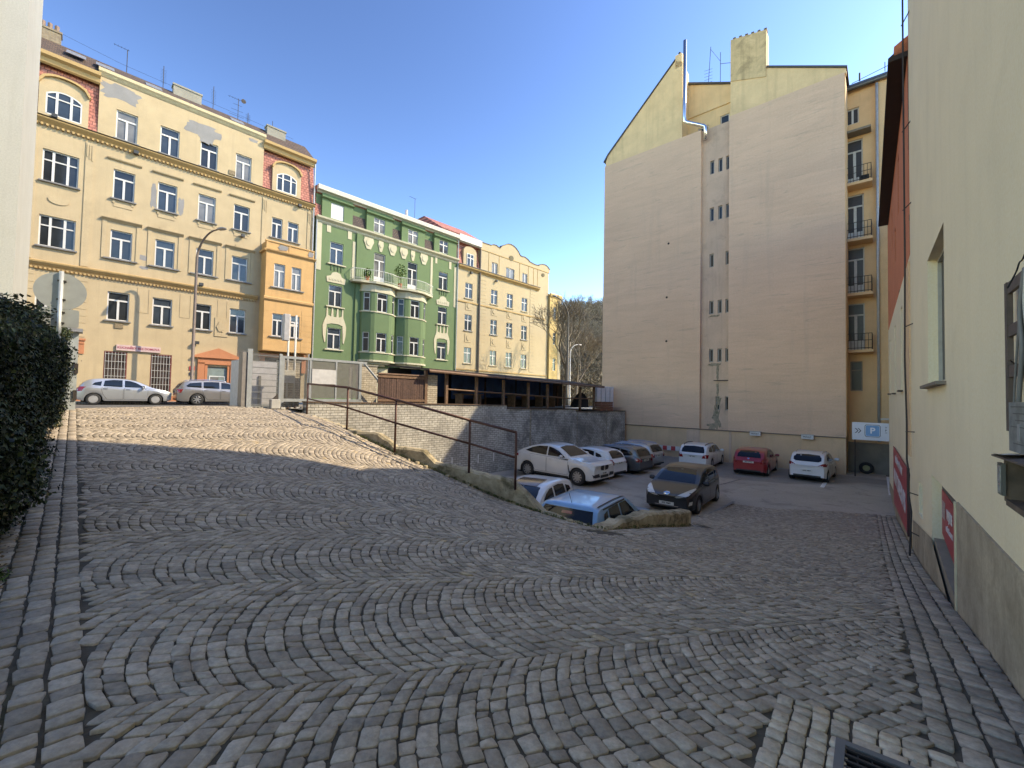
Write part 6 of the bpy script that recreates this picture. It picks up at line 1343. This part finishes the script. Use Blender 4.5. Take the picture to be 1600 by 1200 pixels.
def make_car(label, pos, heading, spec, pmat, d, group="cars parked on the lot", z=FLOOR, sc_=1.0):
    t = thing("parked_car", label, "car", V3(pos, z), R(90-heading), group); t.scale = (sc_,)*3
    c = Car(**spec); b = c.body(pmat, t); H_, W_, L_ = c.H, c.W, c.L
    c.patch("windscreen", d['ws'], 'front', CG, t); c.patch("rear_window", d['rw'], 'rear', CG, t)
    DM = simple("door_gap_black", (.01,.01,.01), .8)
    for side in ('left', 'right'):
        for k, wp in enumerate(d['side']): c.patch("side_window", wp, side, CG, t, .007)
        for k, dp in enumerate(d['doors']):
            cx = sum(p[0] for p in dp)/len(dp); cz = sum(p[1] for p in dp)/len(dp)
            big = [(p[0]+(.011 if p[0] > cx else -.011), p[1]+(.011 if p[1] > cz else -.011)) for p in dp]
            c.patch("door_seam", big, side, DM, b, .0015); dr = c.patch("door", dp, side, pmat, t, .003)
            hx, hz = d['handles'][k]; sg = 1 if side == 'left' else -1
            y_ = c.wid(hx)*.985+.008; MB().box(L_/2-hx-.09, sg*(y_-.015), hz-.014, L_/2-hx+.09, sg*(y_+.022), hz+.014).build("handle", pmat if not d.get('blackh') else CBK, dr)
        if 'trim' in d: c.patch("sill_trim", d['trim'], side, CBK, t, .008)
        if 'moulding' in d: c.patch("side_moulding", d['moulding'], side, CBK, t, .010)
    for sg in (1,-1):
        mx, mz = d['mirror']; y_ = c.wid(mx)*.95; mb = MB(); X_ = L_/2-mx
        vs = []; 
        for i, (u, q) in enumerate(((0,.5),(.25,.9),(.7,1),(1,.7))):
            for a in range(8): an = 2*math.pi*a/8; vs.append((X_+.085*q*math.cos(an), sg*(y_+.03+.21*u), mz+.03+.085*q*math.sin(an)))
        mb.add(vs, [(i*8+a, i*8+(a+1)%8, i*8+8+(a+1)%8, i*8+8+a) for i in range(3) for a in range(8)]+[tuple(range(8)), tuple(range(31,23,-1))]); mb.build("mirror", d.get('mirm', pmat), t, smooth=True)
        f = lambda pl: [(sg*y, z_) for y, z_ in pl]
        if 'head' in d: c.patch("headlight", f(d['head']), 'front', d.get('headm', LAMP), t, .008, .06)
        if 'fog' in d: c.patch("fog_light", f(d['fog']), 'front', LAMP, t, .010, .06)
        if 'tail' in d: c.patch("tail_light", f(d['tail']), 'rear', TAIL, t, .008, .06)
        if 'tails' in d: c.patch("tail_light_side", d['tails'], 'left' if sg > 0 else 'right', TAIL, t, .008, .06)
        if 'heads' in d: c.patch("headlight_side", d['heads'], 'left' if sg > 0 else 'right', LAMP, t, .008, .06)
        if 'roofrail' in d:
            x0, x1, z_ = d['roofrail']; y_ = W_*.335; MB().tube([(L_/2-x0, sg*y_, c._top(x0)-.03),(L_/2-x0-.1, sg*y_, c._top(x0+.1)+.03),(L_/2-(x0+x1)/2, sg*(y_+.01), c._top((x0+x1)/2)+.035),(L_/2-x1+.1, sg*y_*.98, c._top(x1-.1)+.03),(L_/2-x1, sg*y_*.98, c._top(x1)-.03)], .018, 6).build("roof_rail", CBK if d.get('railblack', 1) else CHR, t)
    if 'grille' in d: 
        gr = c.patch("grille", d['grille'], 'front', d.get('grillem', CBK), t, .009, .06)
    if 'intake' in d: c.patch("air_intake", d['intake'], 'front', CBK, t, .007, .08)
    if 'rbump' in d: c.patch("rear_bumper_trim", d['rbump'], 'rear', CBK, t, .008, .08)
    for view, key in (('front','plf'),('rear','plr')):
        if key in d:
            z_ = d[key]; sgn = 1 if view == 'front' else -1; h, nr, _, _ = c.bvh.ray_cast(Vector((sgn*5,0,z_)), Vector((-sgn,0,0))); X_ = h.x+sgn*.022
            pl = MB().box(X_-.01*0, -.26, z_-.055, X_-sgn*.03, .26, z_+.055).build("number_plate", PLATE, t)
            text_mesh("plate_number", d.get('num', "3AS 6274"), .085, BLACK, pl, (X_+sgn*.003, 0, z_), (R(90),0,R(90 if sgn > 0 else -90)), depth=.001, bold=True)
    c.wheels(t, d.get('spokes', 5), d.get('rimm'), d.get('cap', False))
    for nm, poly, view, mat in d.get('extra', []): c.patch(nm, poly, view, mat, t, .010, .07)
    h, _, _, _ = c.bvh.ray_cast(Vector((-L_/2+.9,0,4)), Vector((0,0,-1)))
    if 'aerial' in d: ax = d['aerial']; MB().tube([(L_/2-ax,0,c._top(ax)),(L_/2-ax-.12,0,c._top(ax)+.22)], .006, 4).build("aerial", CBK, t)
    return t, c
# --- hatchback proportions ---
def hatch_spec(L=4.2, W=1.76, H=1.49, wb=2.62, fo=.86, r=.31, **k):
    s = L/4.2; h = H/1.49; X = lambda v: v*s
    top = [(0,.66*h),(X(.05),.72*h),(X(.35),.81*h),(X(.7),.90*h),(X(1.0),.98*h),(X(1.25),1.12*h),(X(1.6),1.31*h),(X(1.85),1.41*h),(X(2.2),1.475*h),(X(2.6),H),(X(3.1),1.475*h),(X(3.55),1.42*h),(X(3.8),1.33*h),(X(4.0),1.08*h),(X(4.12),.95*h),(L,.80*h)]
    belt = [(0,.60*h),(X(.35),.74*h),(X(1.0),.90*h),(X(2.0),.94*h),(X(3.3),1.0*h),(X(3.9),.98*h),(L,.76*h)]
    d = dict(L=L, W=W, H=H, wb=wb, fo=fo, r=r, top=top, belt=belt); d.update(k); return d
def hatch_d(s=1.0, h=1.0, W=1.76, **k):
    X = lambda pl: [(x*s, z*h) for x, z in pl]; Y = lambda pl: [(y*W/1.76, z*h) for y, z in pl]
    d = dict(ws=Y([(-.66,1.03),(.66,1.03),(.60,1.25),(.53,1.40),(0,1.43),(-.53,1.40),(-.60,1.25)]), rw=Y([(-.58,1.04),(.58,1.04),(.56,1.22),(.46,1.36),(0,1.39),(-.46,1.36),(-.56,1.22)]),
      side=[X([(1.32,.98),(2.22,1.00),(2.22,1.37),(2.0,1.35),(1.75,1.26)]), X([(2.32,1.00),(3.1,1.035),(3.05,1.34),(2.7,1.39),(2.32,1.385)]), X([(3.2,1.05),(3.55,1.10),(3.45,1.22),(3.16,1.30)])],
      doors=[X([(1.22,.32),(2.24,.32),(2.24,.94),(1.22,.92)]), X([(2.29,.32),(2.95,.32),(3.12,.62),(3.2,.97),(2.29,.945)])], handles=[(2.08*s,.86*h),(3.02*s,.89*h)], mirror=(1.42*s,.98*h),
      head=Y([(.42,.62),(.74,.68),(.80,.78),(.62,.77),(.42,.70)]), tail=Y([(.58,.72),(.80,.74),(.82,.98),(.64,1.0)]), grille=Y([(-.36,.56),(.36,.56),(.40,.66),(-.40,.66)]), intake=Y([(-.62,.30),(.62,.30),(.56,.46),(-.56,.46)]),
      rbump=Y([(-.6,.26),(.6,.26),(.6,.36),(-.6,.36)]), plf=.50*h, plr=.80*h, spokes=7)
    d.update(k); return d
def wagon_spec(L=4.6, W=1.8, H=1.47, wb=2.68, fo=.9, r=.32, **k):
    s = L/4.6; h = H/1.47; X = lambda v: v*s
    top = [(0,.62*h),(X(.05),.68*h),(X(.4),.78*h),(X(.8),.87*h),(X(1.15),.95*h),(X(1.4),1.09*h),(X(1.75),1.28*h),(X(2.05),1.39*h),(X(2.4),1.45*h),(X(2.8),H),(X(3.6),1.455*h),(X(4.0),1.42*h),(X(4.22),1.36*h),(X(4.42),1.08*h),(X(4.5),.96*h),(L,.84*h)]
    belt = [(0,.58*h),(X(.4),.72*h),(X(1.1),.88*h),(X(2.2),.92*h),(X(3.6),.97*h),(X(4.3),.98*h),(L,.8*h)]
    d = dict(L=L, W=W, H=H, wb=wb, fo=fo, r=r, top=top, belt=belt, tumble=.27); d.update(k); return d
def wagon_d(s=1.0, h=1.0, W=1.8, **k):
    X = lambda pl: [(x*s, z*h) for x, z in pl]; Y = lambda pl: [(y*W/1.8, z*h) for y, z in pl]
    d = dict(ws=Y([(-.68,1.0),(.68,1.0),(.62,1.22),(.55,1.37),(0,1.40),(-.55,1.37),(-.62,1.22)]), rw=Y([(-.64,1.0),(.64,1.0),(.62,1.2),(.54,1.34),(0,1.37),(-.54,1.34),(-.62,1.2)]),
      side=[X([(1.50,.96),(2.42,.97),(2.42,1.35),(2.15,1.33),(1.92,1.25)]), X([(2.52,.975),(3.3,1.0),(3.3,1.35),(2.9,1.375),(2.52,1.365)]), X([(3.4,1.01),(4.05,1.05),(4.12,1.12),(3.95,1.27),(3.4,1.34)])],
      doors=[X([(1.4,.32),(2.44,.32),(2.44,.92),(1.4,.90)]), X([(2.49,.32),(3.1,.32),(3.3,.62),(3.38,.96),(2.49,.925)])], handles=[(2.28*s,.83*h),(3.2*s,.86*h)], mirror=(1.6*s,.96*h),
      head=Y([(.44,.58),(.76,.64),(.82,.74),(.62,.73),(.44,.67)]), tail=Y([(.52,.70),(.82,.70),(.84,.90),(.60,.92)]), grille=Y([(-.38,.52),(.38,.52),(.42,.66),(-.42,.66)]), intake=Y([(-.62,.28),(.62,.28),(.56,.42),(-.56,.42)]),
      rbump=Y([(-.66,.26),(.66,.26),(.66,.36),(-.66,.36)]), plf=.46*h, plr=.78*h, spokes=5, roofrail=(2.15*s, 4.1*s, 1.45*h))
    d.update(k); return d
WHP = paint("white_car_paint", (.70,.70,.69)); WHP2 = paint("pearl_white_paint", (.66,.64,.60), .0, .25)
# street
t, c = make_car("silver five-door hatchback with a dented rear door parked in front of the yellow house", AD(2.19,33.45), 44.1, hatch_spec(4.2,1.79,1.5), paint("silver_paint", (.42,.43,.44), .6, .3), hatch_d(1.0,1.0,1.79, cap=True, rimm=HUB, spokes=7, blackh=1, plf=.5), "cars parked along the street", .73)
t, c = make_car("beige-grey estate car parked nose to the mesh gate panel in the street", AD(6.72,33.0), 44.1, wagon_spec(4.85,1.85,1.55,2.84,.95,.34), paint("grey_beige_paint", (.30,.28,.26), .6, .3), wagon_d(1.054,1.05,1.85, spokes=7, railblack=0), "cars parked along the street", .73)
# pit
X6 = dict(L=4.9, W=1.98, H=1.70, wb=2.93, fo=.93, r=.385, tumble=.33, sill=.28, top=[(0,.90),(.05,.99),(.35,1.05),(.8,1.08),(1.3,1.15),(1.5,1.24),(1.85,1.44),(2.2,1.60),(2.55,1.68),(2.9,1.70),(3.3,1.66),(3.8,1.53),(4.3,1.32),(4.65,1.17),(4.8,1.10),(4.9,.92)], belt=[(0,.80),(.35,.96),(1.3,1.08),(2.4,1.12),(3.6,1.20),(4.3,1.18),(4.9,.88)])
X6d = dict(ws=[(-.72,1.22),(.72,1.22),(.64,1.45),(.56,1.58),(0,1.61),(-.56,1.58),(-.64,1.45)], rw=[(-.62,1.22),(.62,1.22),(.55,1.42),(.48,1.52),(-.48,1.52),(-.55,1.42)],
  side=[[(1.62,1.17),(2.62,1.18),(2.62,1.58),(2.35,1.54),(2.0,1.42)],[(2.70,1.185),(3.62,1.24),(4.02,1.30),(3.6,1.48),(3.2,1.57),(2.70,1.59)]],
  doors=[[(1.45,.42),(2.64,.42),(2.64,1.12),(1.45,1.10)],[(2.69,.42),(3.35,.42),(3.6,.80),(3.7,1.16),(2.69,1.125)]], handles=[(2.45,1.03),(3.5,1.07)], mirror=(1.75,1.18),
  head=[(.36,.80),(.78,.82),(.88,.92),(.70,.93),(.36,.89)], grille=[(.05,.70),(.30,.72),(.34,.82),(.30,.93),(.05,.93)], intake=[(.38,.42),(.86,.42),(.88,.56),(.46,.58)], tail=[(.45,.98),(.86,.95),(.88,1.08),(.50,1.10)], tails=[(4.45,.98),(4.85,.95),(4.84,1.06),(4.5,1.10)], plf=.58, plr=.8, spokes=10, trim=[(1.38,.29),(3.42,.29),(3.42,.36),(1.38,.36)], num="1AL 8053",
  extra=[("kidney_grille", [(-.05,.70),(-.30,.72),(-.34,.82),(-.30,.93),(-.05,.93)], 'front', CBK),("air_intake", [(-.38,.42),(-.86,.42),(-.88,.56),(-.46,.58)], 'front', CBK),("lower_intake", [(-.34,.38),(.34,.38),(.34,.50),(-.34,.50)], 'front', CBK),("side_vent", [(1.30,.50),(1.36,.50),(1.42,.88),(1.38,.88)], 'right', CBK)])
make_car("pearl white sporty off-roader with sloping roof parked against the brick wall", (2.62,21.7), 132.6, X6, WHP2, X6d, sc_=1.04)
make_car("white hatchback between the white off-roader and the dark grey estate", (4.15,23.45), 314, hatch_spec(4.3,1.74,1.47,2.6,.85,.31), WHP, hatch_d(1.024,.987,1.74,num="5AB 2198"))
make_car("dark grey estate car parked beside the white hatchback facing the brick wall", (5.85,24.95), 314, wagon_spec(4.58,1.77,1.45,2.76,.8,.32), paint("graphite_paint", (.105,.105,.105), .5, .32), wagon_d(.996,.986,1.77,roofrail=(2.1,4.0,1.4),railblack=0))
make_car("silver grey estate car farthest in the row facing the brick wall", (7.15,26.75), 314, wagon_spec(4.6,1.8,1.5,2.7,.9,.32), paint("light_grey_metallic", (.36,.37,.39), .55, .32), wagon_d(1.0,1.02,1.8,railblack=0))
make_car("white estate car with black roof rails facing the gable wall near the barrier board", (12.1,27.0), 38, wagon_spec(4.62,1.81,1.47,2.68,.9,.32), WHP, wagon_d(1.004,1.0,1.81,num="4SF 9035"))
make_car("red hatchback with a sloping tail facing the gable wall", (14.35,25.0), 40, hatch_spec(4.3,1.74,1.45,2.6,.86,.31), paint("red_car_paint", (.33,.018,.020)), hatch_d(1.024,.973,1.74,num="2AT 7716",extra=[("badge", [(-.05,.92),(.05,.92),(.05,.98),(-.05,.98)], 'rear', CHR)]))
make_car("white rounded hatchback with oval rear window next to the marked line", (16.6,23.45), 43.5, hatch_spec(4.02,1.74,1.49,2.51,.84,.31), WHP, hatch_d(.957,1.0,1.74,num="6AE 3407", tail=[(.48,.86),(.80,.82),(.84,1.0),(.66,.97)], rw=[(-.60,1.10),(-.5,1.04),(.5,1.04),(.60,1.10),(.60,1.24),(.50,1.36),(0,1.385),(-.5,1.36),(-.60,1.24)], plr=.58, roofrail=(1.9,3.3,1.4), railblack=0))
# dark hatchback facing the camera
t, c = make_car("very dark grey hatchback facing the ramp", (6.85,16.85), 219, hatch_spec(4.28,1.82,1.50,2.61,.93,.32,front=(.80,.14)), paint("near_black_paint", (.022,.022,.021), .3, .3, .6, .25), hatch_d(1.02,1.007,1.82,
  head=[(.26,.62),(.46,.64),(.72,.72),(.88,.95),(.66,.86),(.44,.74)], grille=None, intake=[(-.70,.30),(.70,.30),(.66,.56),(-.66,.56)], fog=[(.74,.40),(.82,.42),(.83,.54),(.76,.52)], plf=.40, num="2SZ 9681", spokes=6, mirm=CBK,
  extra=[("badge", [(-.09,.68),(.09,.68),(.11,.76),(.05,.79),(-.05,.79),(-.11,.76)], 'front', CHR),("intake_chrome", [(-.40,.315),(.40,.315),(.42,.335),(-.42,.335)], 'front', CHR)]) | {'grille': [(-.30,.60),(.30,.60),(.34,.64),(-.34,.64)]})
t['label'] = "very dark grey hatchback with pale pointed headlights facing the ramp behind the low parapet"
make_car("white hatchback with a dark glass roof half hidden behind the mossy kerb", (.55,13.2), 208, hatch_spec(4.4,1.8,1.47,2.7,.9,.32), WHP, hatch_d(1.048,.987,1.8,mirm=WHP,extra=[("glass_roof", [(1.95,-.42),(2.75,-.42),(2.75,.42),(1.95,.42)], 'top', simple("tan_sunroof", (.16,.11,.08), .15))]))
BOX = dict(L=3.9, W=1.64, H=1.42, wb=2.45, fo=.74, r=.28, tumble=.30, boxy=1, sill=.24, front=(.93,.05), rear=(.95,.03), top=[(0,.66),(.04,.74),(.5,.82),(1.0,.88),(1.2,.95),(1.75,1.36),(1.95,1.40),(2.4,1.42),(3.3,1.40),(3.42,1.37),(3.74,.94),(3.82,.90),(3.9,.84)], belt=[(0,.64),(.5,.78),(1.1,.86),(2.2,.88),(3.3,.90),(3.7,.90),(3.9,.80)])
BOXd = dict(ws=[(-.62,.98),(.62,.98),(.52,1.33),(-.52,1.33)], rw=[(-.66,.96),(.66,.96),(.56,1.32),(-.56,1.32)], side=[[(1.42,.92),(2.3,.92),(2.3,1.30),(1.92,1.30)],[(2.38,.92),(3.0,.93),(2.92,1.30),(2.38,1.31)],[(3.08,.94),(3.38,.95),(3.2,1.24),(3.0,1.28)]],
  doors=[[(1.2,.3),(2.32,.3),(2.32,.86),(1.2,.85)],[(2.37,.3),(2.9,.3),(3.05,.6),(3.1,.87),(2.37,.87)]], handles=[(2.15,.78),(2.95,.80)], mirror=(1.5,.92), mirm=CBK, head=[(.42,.56),(.74,.56),(.76,.70),(.42,.70)], tail=[(.54,.62),(.78,.62),(.78,.80),(.54,.80)], grille=[(-.36,.58),(.36,.58),(.36,.68),(-.36,.68)], moulding=[(.2,.44),(3.7,.44),(3.7,.50),(.2,.50)], rbump=[(-.78,.32),(.78,.32),(.78,.50),(-.78,.50)], plr=.58, plf=.4, spokes=6, aerial=3.3, blackh=1,
  extra=[("drip_rail", [(1.75,.575),(3.3,.575),(3.3,.60),(1.75,.60)], 'top', CBK),("drip_rail", [(1.75,-.60),(3.3,-.60),(3.3,-.575),(1.75,-.575)], 'top', CBK),("pillar_trim", [(1.95,1.315),(3.2,1.315),(3.2,1.345),(1.95,1.345)], 'right', CBK),("brake_lamp", [(-.12,1.22),(.12,1.22),(.12,1.27),(-.12,1.27)], 'rear', TAIL)])
make_car("old light blue boxy hatchback behind the mossy kerb, only its roof and windows showing", (2.25,11.0), 35, BOX, paint("light_blue_paint", (.20,.40,.60), .1, .3), BOXd, z=FLOOR+.17, sc_=1.07)
